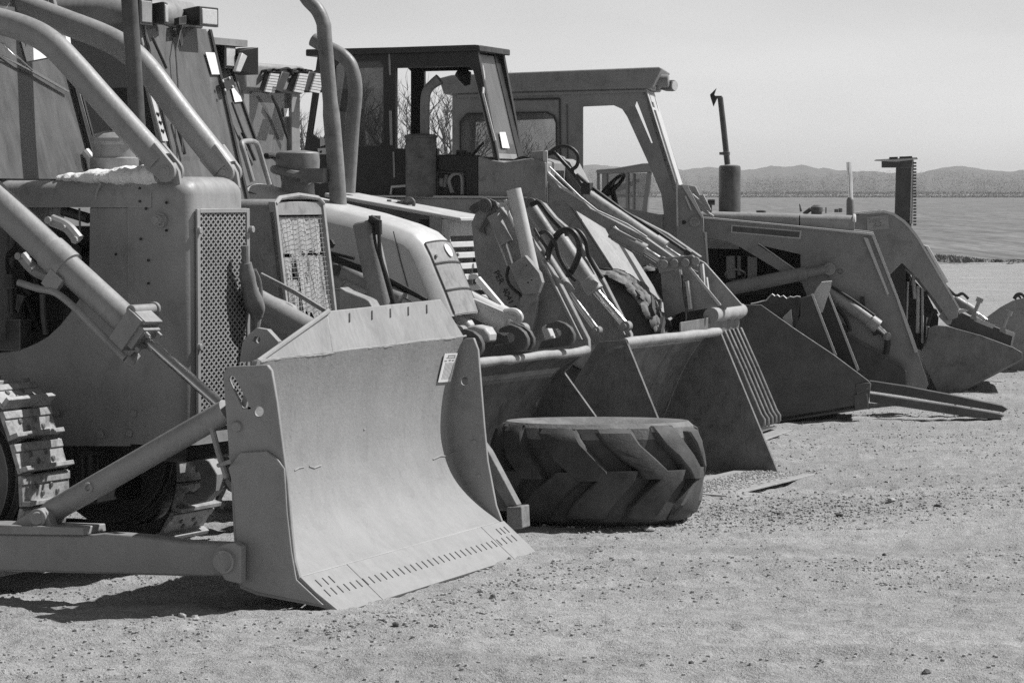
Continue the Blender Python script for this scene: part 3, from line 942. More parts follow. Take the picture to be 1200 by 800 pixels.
# loader arms, near and far
armpx = [(300, 342), (308, 347), (331, 356), (336, 359), (350, 384), (360, 440), (330, 440), (322, 402), (300, 400)]
for v in (-.30, .86):
    mb = MB()
    pts = fr.pts(armpx, -.30)
    pts = shift(pts, E2 * (v + .30))
    mb.prism(pts, E2 * .13)
    B.part('loader_arm', mb, M['grey'], bevel=.008)
mb = MB(); mb.tube([fr.P(306, 322, -.2), fr.P(345, 342, -.2), fr.P(384, 366, -.2)], .016, 8); B.part('brace_rod', mb, M['grey'])
mb = MB(); mb.tube([fr.L(uB - .1, -.28, .9), fr.L(uB + .25, -.26, .75)], .05, 12); mb.tube([fr.L(uB - .1, .9, .9), fr.L(uB + .25, .9, .75)], .05, 12)
mb.fbox(fr, (-2.3, uB - .05), (.12, w - .12), (.45, .9)); B.part('front_frame', mb, M['dark'], bevel=.01)
wheel(B, fr, fr.L(-.55, -.62, .47), .47, .30, .22); wheel(B, fr, fr.L(-.55, 1.02, .47), .47, .30, .22)
wheel(B, fr, fr.L(-2.4, -.75, .72), .72, .45, .34); wheel(B, fr, fr.L(-2.4, 1.0, .72), .72, .45, .34)
# cab
vc0, vc1 = -.42, 1.02
a0 = fr.P(162, 27, vc0); a1 = fr.P(195, 176, vc0); dirp = a1 - a0
a2 = a0 + dirp * 1.42
W = E2 * ((fr.P(246, 33, 0) - fr.P(162, 27, 0)).dot(E2) * 0 + (vc1 - vc0))
mb = MB()
ww = (fr.PU(246, 34, fr.loc(a0)[0]) - a0).dot(E2)          # width read off the top edge
W = E2 * ww
mb.prism([a0, a2, a2 - E1 * .06, a0 - E1 * .06], E2 * .05); mb.prism(shift([a0, a2, a2 - E1 * .06, a0 - E1 * .06], W - E2 * .05), E2 * .05)
ra = a0 - E1 * 1.45; rb_ = a2 - E1 * 1.75
mb.prism([ra, ra - E1 * .07, rb_ - E1 * .07, rb_], E2 * .05); mb.prism(shift([ra, ra - E1 * .07, rb_ - E1 * .07, rb_], W - E2 * .05), E2 * .05)
mb.prism([a2, rb_ - E1 * .07, rb_ - E1 * .07 - E3 * .75, a2 - E3 * .75], W)
cabB = B.part('cab', mb, M['mid'], bevel=.012)
mb = MB()
z0 = fr.loc(a0)[2]; u0 = fr.loc(a0)[0]
rl = lambda ins, z: [fr.L(u0 - 1.65 + ins, vc0 - .06 + ins, z), fr.L(u0 - .25 - ins, vc0 - .06 + ins, z), fr.L(u0 - .02 - ins, vc0 + .06 + ins, z), fr.L(u0 + .02 - ins, vc0 + ww * .5, z), fr.L(u0 - .02 - ins, vc0 + ww - .06 - ins, z), fr.L(u0 - .25 - ins, vc0 + ww + .06 - ins, z), fr.L(u0 - 1.65 + ins, vc0 + ww + .06 - ins, z)]
zt_ = z0 - .02
mb.loft([rl(.03, zt_), rl(0, zt_ + .03), rl(0, zt_ + .12), rl(.05, zt_ + .19), rl(.25, zt_ + .22)])
roofB = B.part('roof', mb, M['mid'], cabB, smooth=50)
mb = MB()
gi = E2 * .05
mb.prism([a0 + gi, a2 + gi, a2 + W - gi, a0 + W - gi], -E1 * .006); B.part('windscreen', mb, M['windscreen'], cabB)
mb = MB()
mb.prism([ra + E1 * .0 + E2 * .02, a0 - E1 * .07 + E2 * .02, a2 - E1 * .07 + E2 * .02, rb_ + E2 * .02], E2 * .006); mb.prism(shift([ra, a0 - E1 * .07, a2 - E1 * .07, rb_], W - E2 * .03), E2 * .006)
B.part('side_window', mb, M['darkglass'], cabB)
mb = MB()
mb.prism([a0 + W + E1 * .006 - E2 * .004, a2 + W + E1 * .006 - E2 * .004, a2 + W + E1 * .006 - E2 * .03, a0 + W + E1 * .006 - E2 * .03], E1 * .012)
B.part('windscreen_seal', mb, M['black'], cabB); mb = MB()
mb.prism([a0 + E1 * .006 + E2 * .03, a2 + E1 * .006 + E2 * .03, a2 + E1 * .006 + E2 * .05, a0 + E1 * .006 + E2 * .05], E1 * .012)
B.part('windscreen_seal', mb, M['black'], cabB)
nW2 = (a2 - a0).cross(E2).normalized()
if nW2.x < 0: nW2 = -nW2
def on_b(px, py, o=.012):
    r = ray(px, py); t = (a0 + nW2 * o - CAMP).dot(nW2) / r.dot(nW2); return CAMP + r * t
mb = MB(); mb.prism([on_b(*c) for c in ((240.5, 61.5), (251, 62), (259.5, 87.5), (248, 87.5))], nW2 * .003); B.part('paper_tag', mb, M['white'], cabB, smooth=0)
mb = MB()
mb.tube([on_b(178, 43, .05), on_b(195, 80, .03)], .010, 8); mb.tube([on_b(206, 140, .03), on_b(217, 181, .03)], .012, 8); mb.tube([on_b(215, 22, .06), on_b(206, 60, .04), on_b(214, 178, .035)], .006, 6)
mb.prism([on_b(206, 30, .03), on_b(211, 28, .03), on_b(213, 52, .03), on_b(211, 55, .03)], nW2 * .01)
mb.prism([on_b(204, 22, .05), on_b(212, 20, .05), on_b(212, 30, .05), on_b(204, 31, .05)], nW2 * .04)
B.pieces('wiper', mb, M['black'], cabB)
mb = MB(); mb.prism([on_b(*c, .03) for c in ((258, 94), (269, 90), (274, 103), (262, 108))], nW2 * .02)
for c in ((260.5, 95.5), (268, 92), (272, 102), (263, 106)):
    p = on_b(*c, .05); mb.cyl(p, p + nW2 * .01, .010, seg=8, mi=1)
B.part('mirror_plate', mb, [M['black'], M['light']], cabB, bevel=.003)
mb = MB()   # pale corner strip with three dark marks
st_ = [on_b(*c, .02) for c in ((171.5, 100), (174.5, 101), (195, 166), (189, 166))]
mb.prism(st_, nW2 * .012)
def stq(s, t): return (st_[0] * (1 - s) + st_[1] * s) * (1 - t) + (st_[3] * (1 - s) + st_[2] * s) * t + nW2 * .0125
for t in (.50, .65, .80): mb.tube([stq(.2, t), stq(.5, t + .03), stq(.85, t - .01), stq(.5, t + .05)], .009, 5, 1)
B.part('corner_strip', mb, [M['light'], M['stencil']], cabB, smooth=0)
def worklamp(Mc, fr, parent, c, w_, h_, dp, lensmat='lens', yaw=0.0, name='headlight', tilt=0.0):
    e1 = (fr.e1 * cos(yaw) + fr.e2 * sin(yaw)); e2 = (fr.e2 * cos(yaw) - fr.e1 * sin(yaw)); e3 = fr.e3
    if tilt:
        e1, e3 = (e1 * cos(tilt) - e3 * sin(tilt)), (e3 * cos(tilt) + e1 * sin(tilt))
    mb = MB()
    b0 = [c - e1 * dp + e2 * (sx_ * w_ * .36) + e3 * (sz_ * h_ * .36) for sx_, sz_ in ((-1, -1), (1, -1), (1, 1), (-1, 1))]
    b1 = [c + e2 * (sx_ * w_ * .5) + e3 * (sz_ * h_ * .5) for sx_, sz_ in ((-1, -1), (1, -1), (1, 1), (-1, 1))]
    b1f = [q + e1 * .02 for q in b1]
    b2 = [c + e1 * .02 + e2 * (sx_ * w_ * .42) + e3 * (sz_ * h_ * .42) for sx_, sz_ in ((-1, -1), (1, -1), (1, 1), (-1, 1))]
    mb.loft([b0, b1, b1f, b2], cap=True)
    o = Mc.part(name, mb, M['black'], parent, bevel=.004)
    mb = MB(); mb.box(c + e1 * .021, (e1, e2, e3), (.006, w_ * .40, h_ * .40))
    Mc.part('lens', mb, M[lensmat], o, bevel=.008)
    return o
d0 = fr.PU(242, 20, u0 + .12); worklamp(B, fr, roofB, d0, .25, .125, .14, name='roof_lamp')
d0 = fr.PU(191, 16, u0 + .06); worklamp(B, fr, roofB, d0, .12, .14, .12, name='roof_lamp', yaw=.35)
d0 = fr.PU(168, 14, u0 + .05); o = worklamp(B, fr, roofB, d0, .16, .17, .10, lensmat='grey', name='indicator_lamp')
mb = MB(); mb.ring(fr.P(150, 178, .3), Vector((1, 0, .9)), .19, .016); mb.fbox(fr, (u0 - 1.3, u0 - .8), (vc0 + .3, vc0 + .85), (1.7, 2.0)); mb.fbox(fr, (u0 - 1.38, u0 - 1.22), (vc0 + .3, vc0 + .85), (2.0, 2.7))
B.part('driver_seat', mb, M['black'], cabB, bevel=.03)
mb = MB()   # grab rail
mb.tube(cr([fr.P(296, 213, .1), fr.P(288, 185, .1), fr.P(283.5, 170, .1), fr.P(286, 166, .16), fr.P(297, 166, .35), fr.P(302, 171, .42), fr.P(308, 190, .45), fr.P(316, 217, .45)], 5), .017, 10)
B.part('grab_rail', mb, M['grey'], cabB)

# ================================================================ C : backhoe loader with the pale sloping hood
fr = Frame.anchor(488, 22.6, 23.5)
C = Machine('backhoe_loader', 'pale loader with a smooth sloping hood, oval nose badge and the tallest bent exhaust', 'loader', fr, 'loaders parked in the row')
E1, E2, E3 = fr.e1, fr.e2, fr.e3
w = .56
top = [(281, 223), (330, 235), (400, 252), (424, 258), (462, 270), (478, 277), (488, 286), (496, 302), (504, 322), (514, 346), (524, 372)]
pt = [fr.loc(p) for p in fr.pts(top, 0)]
# full side profile; shell is rounded where the sides meet the top
zlow = 1.15
nT = 9
def shell(mb, i0, i1, inset=0.0, mi=0):
    loops = []
    for k in range(i0, i1 + 1):
        u, _, z = pt[k]
        # direction of the profile for offsetting the crown
        a_ = pt[max(0, k - 1)]; b_ = pt[min(len(pt) - 1, k + 1)]
        t = Vector((b_[0] - a_[0], 0, b_[2] - a_[2])).normalized(); n = Vector((-t.z, 0, t.x))
        if n.z < 0: n = -n
        loops.append((u, z, n))
    rows_ = []
    for (u, z, n) in loops:
        row = []
        for j in range(13):
            s = j / 12
            v = s * w
            e = min(s, 1 - s) * w
            rr2 = .07
            dip = 0 if e >= rr2 else rr2 - sqrt(max(0, rr2 * rr2 - (rr2 - e) ** 2))
            crown = .05 * (1 - (2 * s - 1) ** 2)
            row.append(fr.L(u + n.x * (crown - dip + .0), v, z + n.z * (crown - dip)))
        rows_.append(row)
    mb.loft(rows_, cap=False, closed=False, mi=mi)
mb = MB()
shell(mb, 0, 10)
ds = MB()
zoff = .10
side = [(u, z) for (u, v, z) in pt]
def sidewall(mb, v, th):
    n_ = []
    for k in range(len(pt)):
        a_ = pt[max(0, k - 1)]; b_ = pt[min(len(pt) - 1, k + 1)]
        t = Vector((b_[0] - a_[0], 0, b_[2] - a_[2])).normalized(); n = Vector((-t.z, 0, t.x))
        if n.z < 0: n = -n
        n_.append((pt[k][0] - n.x * .066, pt[k][2] - n.z * .066))
    poly = [fr.L(u, v, z) for u, z in n_] + [fr.L(n_[-1][0] - .3, v, n_[-1][1] - .05), fr.L(-1.0, v, zlow), fr.L(n_[0][0], v, zlow)]
    mb.prism(poly, E2 * th)
sidewall(mb, .003, .01); sidewall(mb, w - .013, .01)
hoodC = C.part('hood', mb, M['light'], smooth=60)
# seams
mb = MB()
def seam(pp, r=.004):
    mb.tube([fr.P(x, y, -.001) for x, y in pp], r, 6)
seam([(461, 271), (464, 283), (470, 308), (479, 340)]); seam([(400, 342), (440, 346), (470, 338), (500, 350)])
mb.tube([fr.PU(282, 223, pt[0][0]) + E3 * .0 + E2 * .02, fr.P(330, 236, .06) , fr.P(400, 250.5, .06), fr.P(463, 268.5, .07)], .005, 6)
C.part('hood_seam', mb, M['black'], hoodC)
# nose: badge panel and three stacked grille panels
def np_(s, t, o=0.0):
    k0 = 6; L_ = len(pt) - 1 - k0
    x = min(t * L_, L_ - 1e-4); i = int(x); f = x - i
    a_ = pt[k0 + i]; b_ = pt[k0 + i + 1]
    u = a_[0] + (b_[0] - a_[0]) * f; z = a_[2] + (b_[2] - a_[2]) * f
    t_ = Vector((b_[0] - a_[0], 0, b_[2] - a_[2])).normalized(); n = Vector((-t_.z, 0, t_.x))
    if n.z < 0 and n.x < 0: n = -n
    crown = .05 * (1 - (2 * s - 1) ** 2) - (0 if min(s, 1 - s) * w > .1 else .0)
    return fr.L(u + n.x * (crown + o), s * w, z + n.z * (crown + o))
mb = MB()
rows_ = []
for j in range(13):
    rows_.append([np_(.14 + .72 * k / 10, .01 + .98 * j / 12, .006) for k in range(11)])
mb.loft(rows_, cap=False, closed=False)
noseC = C.part('nose', mb, M['grey'], hoodC, smooth=60)
mb = MB()
def nline(t, s0=.14, s1=.86, r=.006):
    mb.tube([np_(s0 + (s1 - s0) * k / 10, t, .006) for k in range(11)], r, 6)
nline(.02); nline(.37, r=.009); nline(.72, r=.009)
for s in (.14, .86): mb.tube([np_(s, .02 + .95 * k / 5, .004) for k in range(6)], .006, 6)
C.part('nose_seam', mb, M['black'], noseC)
mb = MB()
cb = (.56, .19)
mb.prism([np_(cb[0] + .085 * cos(a_), cb[1] + .105 * sin(a_), .010) for a_ in [2 * pi * k / 24 for k in range(24)]], E1 * .008)
C.part('oval_badge', mb, M['white'], noseC, bevel=.002)
for (s, t) in ((.2, .27), (.9, .25)):
    mb = MB(); mb.cyl(np_(s, t, .0), np_(s, t, .02), .012, seg=8); C.part('nose_screw', mb, M['dark'], noseC)
# exhaust and air pre-cleaner on the hood
mb = MB()
mb.tube(cr([fr.P(352, -14, .25), fr.P(361, 0, .25), fr.P(372, 12, .25), fr.P(379, 28, .25), fr.P(380.5, 45, .25), fr.P(387, 120, .25), fr.P(393, 190, .25), fr.P(397, 247, .25)], 5), [.050] * 16 + [.052] * 10 + [.06] * 10, 20)
C.part('exhaust_pipe', mb, M['pipe'])
mb = MB()
c = fr.P(349, 232, .30)
lathe(mb, c, [(-.03, .15), (.0, .125), (.04, .118), (.14, .112), (.16, .115)])
lathe(mb, c + E3 * .16 + E1 * .0, [(0, .115), (.01, .15), (.10, .155), (.15, .15), (.16, .14), (.172, .05)])
pc = c + E3 * .165
mb.tube([pc + (E1 * cos(a_) + E2 * sin(a_)) * .165 + E3 * (.035 * -cos(a_ - .3)) for a_ in [2 * pi * k / 28 for k in range(28)]], .030, 8, closed=True)
mb.box(pc + E1 * .19 - E3 * .01 - E2 * .1, (E1, E2, E3), (.09, .06, .05))
C.part('air_cleaner', mb, M['pipe'])
# cab
vc0 = -.25; ww = 1.35
a0 = fr.P(262, 52, vc0) ; a1 = fr.P(308, 217, vc0)
# the windscreen shows its far edge from (276,100) to (318,212)
b0 = fr.P(270, 78, vc0 + ww); b1 = fr.P(317.5, 213, vc0 + ww)
a0 = b0 - E2 * ww + (b0 - b1) * .18; a1 = b1 - E2 * ww + (b1 - b0) * .2
mb = MB()
mb.prism([a0, a1, a1 - E1 * .07, a0 - E1 * .07], E2 * .05); mb.prism(shift([a0, a1, a1 - E1 * .07, a0 - E1 * .07], E2 * (ww - .05)), E2 * .05)
ra = a0 - E1 * 1.4; rb_ = a1 - E1 * 1.7
for dv in (0, ww - .05): mb.prism(shift([ra, ra - E1 * .07, rb_ - E1 * .07, rb_], E2 * dv), E2 * .05)
mb.prism([a1, rb_ - E1 * .07, rb_ - E1 * .07 - E3 * .9, a1 - E3 * .9], E2 * ww)
cabC = C.part('cab', mb, M['mid'], bevel=.01)
mb = MB(); zz = fr.loc(a0)[2]; uu = fr.loc(a0)[0]
zr = fr.loc(fr.PU(300, 49, uu + .1))[2]
mb.fbox(fr, (uu - 1.6, uu + .16), (vc0 - .08, vc0 + ww + .08), (zr - .05, zr)); mb.fbox(fr, (uu - 1.5, uu + .02), (vc0 - .02, vc0 + ww + .02), (zz - .02, zr - .06))
roofC = C.part('roof', mb, M['mid'], cabC, bevel=.012)
mb = MB(); mb.prism([a0 + E2 * .05, a1 + E2 * .05, a1 + E2 * (ww - .05), a0 + E2 * (ww - .05)], -E1 * .006); C.part('windscreen', mb, M['windscreen'], cabC)
mb = MB()
for dv in (.01, ww - .02): mb.prism(shift([ra, a0 - E1 * .07, a1 - E1 * .07, rb_], E2 * dv), E2 * .006)
C.part('side_window', mb, M['glass'], cabC)
mb = MB(); mb.prism(shift([a0, a1, a1 + E1 * .02, a0 + E1 * .02], E2 * (ww - .035)), E2 * .02); mb.prism(shift([a0, a1, a1 + E1 * .012, a0 + E1 * .012], E2 * (ww - .012)), E2 * .012); C.part('windscreen_seal', mb, M['black'], cabC)
nW3 = (a1 - a0).cross(E2).normalized()
if nW3.x < 0: nW3 = -nW3
def on_c(px, py, o=.012):
    r = ray(px, py); t = (a0 + nW3 * o - CAMP).dot(nW3) / r.dot(nW3); return CAMP + r * t
mb = MB(); mb.prism([on_c(*c) for c in ((269, 97), (279, 96), (284.5, 119), (275, 120))], nW3 * .003); C.part('paper_tag', mb, M['white'], cabC, smooth=0)
mb = MB(); mb.tube([on_c(272, 120, .05), on_c(285, 155, .04), on_c(300, 188, .03)], .010, 6); mb.tube([on_c(284, 155, .03), on_c(293, 172, .03)], .016, 6); mb.tube([on_c(289, 165, .03), on_c(299, 188, .03)], .014, 6); C.pieces('wiper', mb, M['black'], cabC)
d0 = fr.PU(267, 67, uu + .12); worklamp(C, fr, roofC, d0, .17, .17, .12, name='roof_lamp')
d0 = fr.PU(290, 72, uu + .16); worklamp(C, fr, roofC, d0, .20, .20, .14, lensmat='grey', name='roof_lamp', yaw=1.2)
mb = MB(); mb.prism([fr.PU(*c, uu + .2) for c in ((272, 84), (280, 62), (286, 66), (278, 85))], E1 * .03); C.part('mirror', mb, M['light'], cabC, bevel=.006)
mb = MB(); mb.tube(cr([fr.P(312, 183, .1), fr.P(320, 183, .3), fr.P(327, 190, .4), fr.P(331, 203, .42), fr.P(334, 216, .42)], 5), .022, 10); C.part('grab_rail', mb, M['black'], cabC)
# ram standing behind the dozer blade, with fittings
mb = MB()
A = fr.P(427, 260, -.34); Bq = fr.P(451, 372, -.34); ax = (Bq - A).normalized()
mb.tube([A - ax * .0, A + ax * .01, Bq], [.07, .082, .086], 22)
ramC = C.part('bucket_ram', mb, M['grey'])
mb = MB()
mb.box(fr.P(439, 258, -.36), (E1, E2, E3), (.03, .03, .03)); mb.cyl(fr.P(434, 256, -.40), fr.P(444, 262, -.40), .028, seg=10); mb.cyl(fr.P(443, 258, -.42), fr.P(443.5, 275, -.42), .026, seg=10)
mb.tube(cr([fr.P(437, 262, -.42), fr.P(440, 285, -.42), fr.P(448, 312, -.42), fr.P(460, 356, -.42)], 4), .011, 8); mb.tube(cr([fr.P(444, 270, -.43), fr.P(446, 300, -.43), fr.P(455, 330, -.43), fr.P(463, 358, -.43)], 4), .013, 8)
C.pieces('oil_pipe', mb, M['rubber'], ramC)
# pivot plate and lift ram low on the side
mb = MB(); mb.plate(fr, [(380, 303), (392, 302), (402, 308), (406, 318), (402, 330), (396, 340), (380, 342)], -.20, -.14)
mb.cyl(fr.P(393, 316, -.22), fr.P(393, 316, -.10), .042, seg=18, mi=1)
C.part('pivot_plate', mb, [M['grey'], M['dark']], bevel=.006)
hyd(C, 'lift_ram', fr, fr.P(404, 318, -.24), fr.P(470, 352, -.30), fr.P(540, 388, -.34), .055, .03, M['grey'])
mb = MB()
for (p, q, r) in (((380, 294), (415, 303), .012), ((380, 298), (440, 318), .016), ((384, 302), (425, 318), .012), ((440, 318), (500, 352), .018)):
    mb.tube([fr.P(*p, -.28), fr.P(*q, -.30)], r, 8)
mb.tube([fr.P(455, 331, -.26), fr.P(500, 352, -.28)], .014, 8); mb.plate(fr, [(378, 280), (388, 281), (391, 286), (388, 291), (378, 290)], -.2, -.17)
C.pieces('hose_bundle', mb, M['rubber'])
mb = MB()
mb.prism(fr.pts([(380, 338), (396, 340), (412, 349), (420, 360), (424, 380), (400, 384), (380, 372)], -.34), E2 * .12)
C.part('loader_arm', mb, M['grey'], bevel=.008)
hyd(C, 'tilt_ram', fr, fr.P(548, 353, .55), fr.P(596, 378, .55), fr.P(612, 386, .55), .085, .035, M['light'])
mb = MB(); mb.tube([fr.P(560, 327, .6), fr.P(600, 374, .55)], .026, 10); mb.tube([fr.P(554, 352, .48), fr.P(606, 374, .48)], .018, 8); mb.tube(cr([fr.P(592, 366, .5), fr.P(604, 366, .5), fr.P(609, 372, .5), fr.P(605, 378, .5)], 4), .03, 10)
C.part('link_bar', mb, M['light'])
mb = MB(); mb.plate(fr, [(540, 385), (556, 381), (568, 384), (573, 392), (572, 402), (560, 398), (548, 392)], .2, .35); mb.plate(fr, [(530, 366), (536, 368), (548, 376), (552, 383), (540, 384), (530, 376)], .3, .4)
C.part('coupler_block', mb, M['light'], bevel=.02)
# bucket with its coupler hooks
fk = Frame(0, 0, 24.5)
tipf = at(745, 560, 23.35); fk = Frame(tipf.x, tipf.y, 24.5)
wB = 2.02
def bucketsec(px): return fk.pts(px, 0)
sec = bucketsec([(687, 414), (672, 420), (655, 434), (640, 455), (628, 480), (624, 510), (630, 545), (642, 566), (660, 572), (748, 566)])
secs = [sec[0]] + cr(sec[0:9], 3)[1:] + [sec[9]]
mb = MB(); mb.sheet(shift(secs, -fk.e2 * wB), fk.e2 * wB, -fk.e1 * .012 - E3 * .012)
for dv in (-wB, -.02):
    pl = [p for p in fk.pts([(687, 412), (662, 436), (698, 486), (748, 560), (748, 567), (660, 573), (642, 567), (630, 546), (624, 510), (628, 480), (640, 455), (655, 433), (672, 419)], 0)]
    mb.prism(shift(pl, fk.e2 * dv), fk.e2 * .025)
bkC = C.part('bucket', mb, M['bucket'], bevel=.004)
mb = MB()
lp = fk.P(687, 411, 0)
line = [lp + fk.e2 * (-wB * k / 14) + E3 * random.uniform(-.005, .005) for k in range(15)]
mb.tube(line, [.031 + random.uniform(-.004, .004) for _ in line], 14)
mb.tube([line[-1], line[-1] - fk.e2 * .01], .02, 10, 1)
C.part('bucket_lip', mb, [M['lip'], M['void']], bkC)
hook = [(575, 415), (579, 404.5), (601, 400), (603, 396), (602, 392.5), (599, 390), (583.5, 389.5), (585, 385), (591, 382), (598, 380.5), (607, 383.5), (614, 389), (618, 397), (618, 404), (614, 411)]
mbs = []
vh = (fk.P(596, 418, 0) - lp).dot(fk.e2)
vb = -1.22
for (dv, t) in ((vb, .05), (vb + .10, .04), (vb + .78, .05), (vb - .72, .05)):
    mb = MB()
    base = fk.pts(hook, vb)
    mb.prism(shift(base, fk.e2 * (dv - vb)), fk.e2 * t)
    C.part('coupler_hook', mb, M['dark'], bkC, bevel=.006)
mb = MB(); mb.plate(fk, [(634, 384), (640, 380), (645, 392), (648, 402), (640, 404)], -.28, -.2); mb.plate(fk, [(650, 384), (655, 383), (660, 392), (655, 394)], -.28, -.2); C.part('coupler_plate', mb, M['light'], bkC, bevel=.008)
for u_, z_, R_ in ((-.75, .5, .5), (-3.0, .75, .75)):
    wheel(C, fr, fr.L(u_, -.55, R_), R_, .32, R_ * .5); wheel(C, fr, fr.L(u_, 1.05, R_), R_, .32, R_ * .5)
mb = MB(); mb.fbox(fr, (-3.4, -.2), (.1, w - .1), (.5, zlow + .02)); C.part('chassis', mb, M['dark'], bevel=.01)
# ================================================================ D : loader with the louvred front and stencilled arm
fr = Frame.anchor(600, 24.65, 22)
Dm = Machine('loader_tractor', 'loader with three striped roof lamps, louvred radiator and stencilled lift arm', 'loader', fr, 'loaders parked in the row')
E1, E2, E3 = fr.e1, fr.e2, fr.e3
# hood: long tapering top, dark side, louvred front
v0 = .30; w = .62
topn = [(385, 238), (404, 233), (440, 240), (500, 250.5), (519, 255), (553, 259)]
hd = [fr.loc(p) for p in fr.pts([(380, 229), (404, 233.5), (503, 250), (519, 253.5)], v0)]
mb = MB()
mb.prism([fr.L(u, v0 + .02, z) for u, _, z in hd] + [fr.L(hd[-1][0], v0 + .02, 1.2), fr.L(hd[0][0], v0 + .02, 1.2)], E2 * (w - .04))
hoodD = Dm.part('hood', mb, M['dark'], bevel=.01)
mb = MB()
tp = [(380, 226), (404, 230.5), (440, 237), (500, 248), (519, 251.5), (540, 255)]
line = fr.pts(tp, v0)
mb.sheet(line, E2 * w, -E3 * .03)
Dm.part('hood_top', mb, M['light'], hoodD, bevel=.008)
mb = MB(); mb.plate(fr, [(503, 252), (517, 254), (517, 300), (503, 300)], v0 - .005, v0 + .4); Dm.part('side_panel', mb, M['grey'], hoodD, bevel=.005)
mb = MB()
nearE = [(524, 257), (526, 275), (530, 300), (536, 345), (540, 372)]
ne = [fr.loc(p) for p in fr.pts(nearE, v0)]
def ueq(z):
    for a_, b_ in zip(ne[:-1], ne[1:]):
        if b_[2] <= z <= a_[2]: return a_[0] + (b_[0] - a_[0]) * (a_[2] - z) / (a_[2] - b_[2])
    return ne[0][0] if z > ne[0][2] else ne[-1][0]
zt_, zb_ = ne[0][2], ne[-1][2]
mb.fbox(fr, (ne[0][0] - .24, ne[0][0] - .10), (v0 + .02, v0 + w - .02), (zb_, zt_ + .0), 0)
Dm.part('radiator_core', mb, M['void'], hoodD)
mb = MB()
mb.fbox(fr, (ueq(zt_) - .09, ueq(zt_ - .06) + .012), (v0 + .004, v0 + w - .004), (zt_ - .128, zt_))
z = zt_ - .172
while z > zb_ + .05:
    mb.prism([fr.L(ueq(z) - .05, v0 + .004, z + .006), fr.L(ueq(z) + .002, v0 + .004, z), fr.L(ueq(z - .042) + .006, v0 + .004, z - .042), fr.L(ueq(z) - .05, v0 + .004, z - .036)], E2 * (w - .008)); z -= .083
Dm.part('louvre_panel', mb, M['light'], hoodD, bevel=.005)
mb = MB()
for vv in (v0 - .012, v0 + w - .012):
    mb.prism([fr.L(u + .006, vv, z_) for u, _, z_ in ne] + [fr.L(u - .03, vv, z_) for u, _, z_ in reversed(ne)], E2 * .024)
Dm.part('grille_frame', mb, M['light'], hoodD, bevel=.004)
mb = MB(); mb.tube(cr([fr.P(367, 46.5, v0 + .25), fr.P(380, 54, v0 + .25), fr.P(394, 61, v0 + .25), fr.P(404, 68, v0 + .25), fr.P(412, 80, v0 + .25), fr.P(416.5, 105, v0 + .25), fr.P(413, 150, v0 + .25), fr.P(408, 226, v0 + .25)], 6), .055, 18)
Dm.part('exhaust_pipe', mb, M['pipe'])
mb = MB(); c = fr.P(470, 243, v0 + .3); mb.cyl(c, c + E3 * .05, .03, seg=12); mb.tube([c + E3 * .03 - E1 * .12, c + E3 * .03 + E1 * .10], .012, 8); mb.ring(c + E1 * .07 + E3 * .03, E2, .04, .012); mb.cyl(c - E1 * .1, c - E1 * .1 + E3 * .06, .018, seg=10)
Dm.pieces('filler_cap', mb, M['dark'], hoodD)
# cab
vc0 = .0; ww = 1.2
q0 = fr.P(352, 110, vc0 + ww); q1 = fr.P(351, 220, vc0 + ww)
u_s = fr.loc(q0)[0]; zA_, zB_ = fr.loc(fr.P(352, 84, vc0 + ww))[2], fr.loc(q1)[2]
zr_ = fr.loc(fr.PU(330, 82, u_s))[2]; zl_ = fr.loc(fr.PU(330, 112, u_s))[2]
nearv = (fr.PU(286, 150, u_s) - fr.O).dot(E2)
ww = vc0 + ww - nearv; vc0 = nearv
mb = MB()
for vv, wd in ((vc0, .10), (vc0 + ww - .16, .16)):
    mb.fbox(fr, (u_s - .08, u_s), (vv, vv + wd), (zB_ - .2, zr_))
for vv in (vc0, vc0 + ww - .06): mb.fbox(fr, (u_s - 1.5, u_s - 1.42), (vv, vv + .06), (zB_ - .2, zr_))
mb.fbox(fr, (u_s - 1.5, u_s), (vc0, vc0 + ww), (1.1, zB_ - .14))
cabD = Dm.part('cab', mb, M['mid'], bevel=.01)
mb = MB(); mb.fbox(fr, (u_s - 1.6, u_s + .03), (vc0 - .04, vc0 + ww + .04), (zl_ + .02, zr_ + .04)); roofD = Dm.part('roof', mb, M['mid'], cabD, bevel=.03)
mb = MB(); mb.fbox(fr, (u_s - .04, u_s - .034), (vc0 + .1, vc0 + ww - .16), (zB_ - .14, zl_ + .03)); Dm.part('windscreen', mb, M['windscreen'], cabD)
mb = MB()
for vv in (vc0 + .03, vc0 + ww - .036): mb.fbox(fr, (u_s - 1.42, u_s - .08), (vv, vv + .006), (zB_ - .14, zl_ + .03))
Dm.part('side_window', mb, M['glass'], cabD)
mb = MB(); mb.prism([fr.PU(*c, u_s - .025) for c in ((332, 127), (338, 127), (339, 137), (333, 137.5))], E1 * .004); Dm.part('paper_tag', mb, M['white'], cabD, smooth=0)
mb = MB(); mb.tube([fr.PU(319, 113, u_s + .03), fr.PU(326, 128, u_s + .02), fr.PU(337.5, 163, u_s + .01)], [.012, .014, .012], 8); Dm.pieces('wiper', mb, M['black'], cabD)
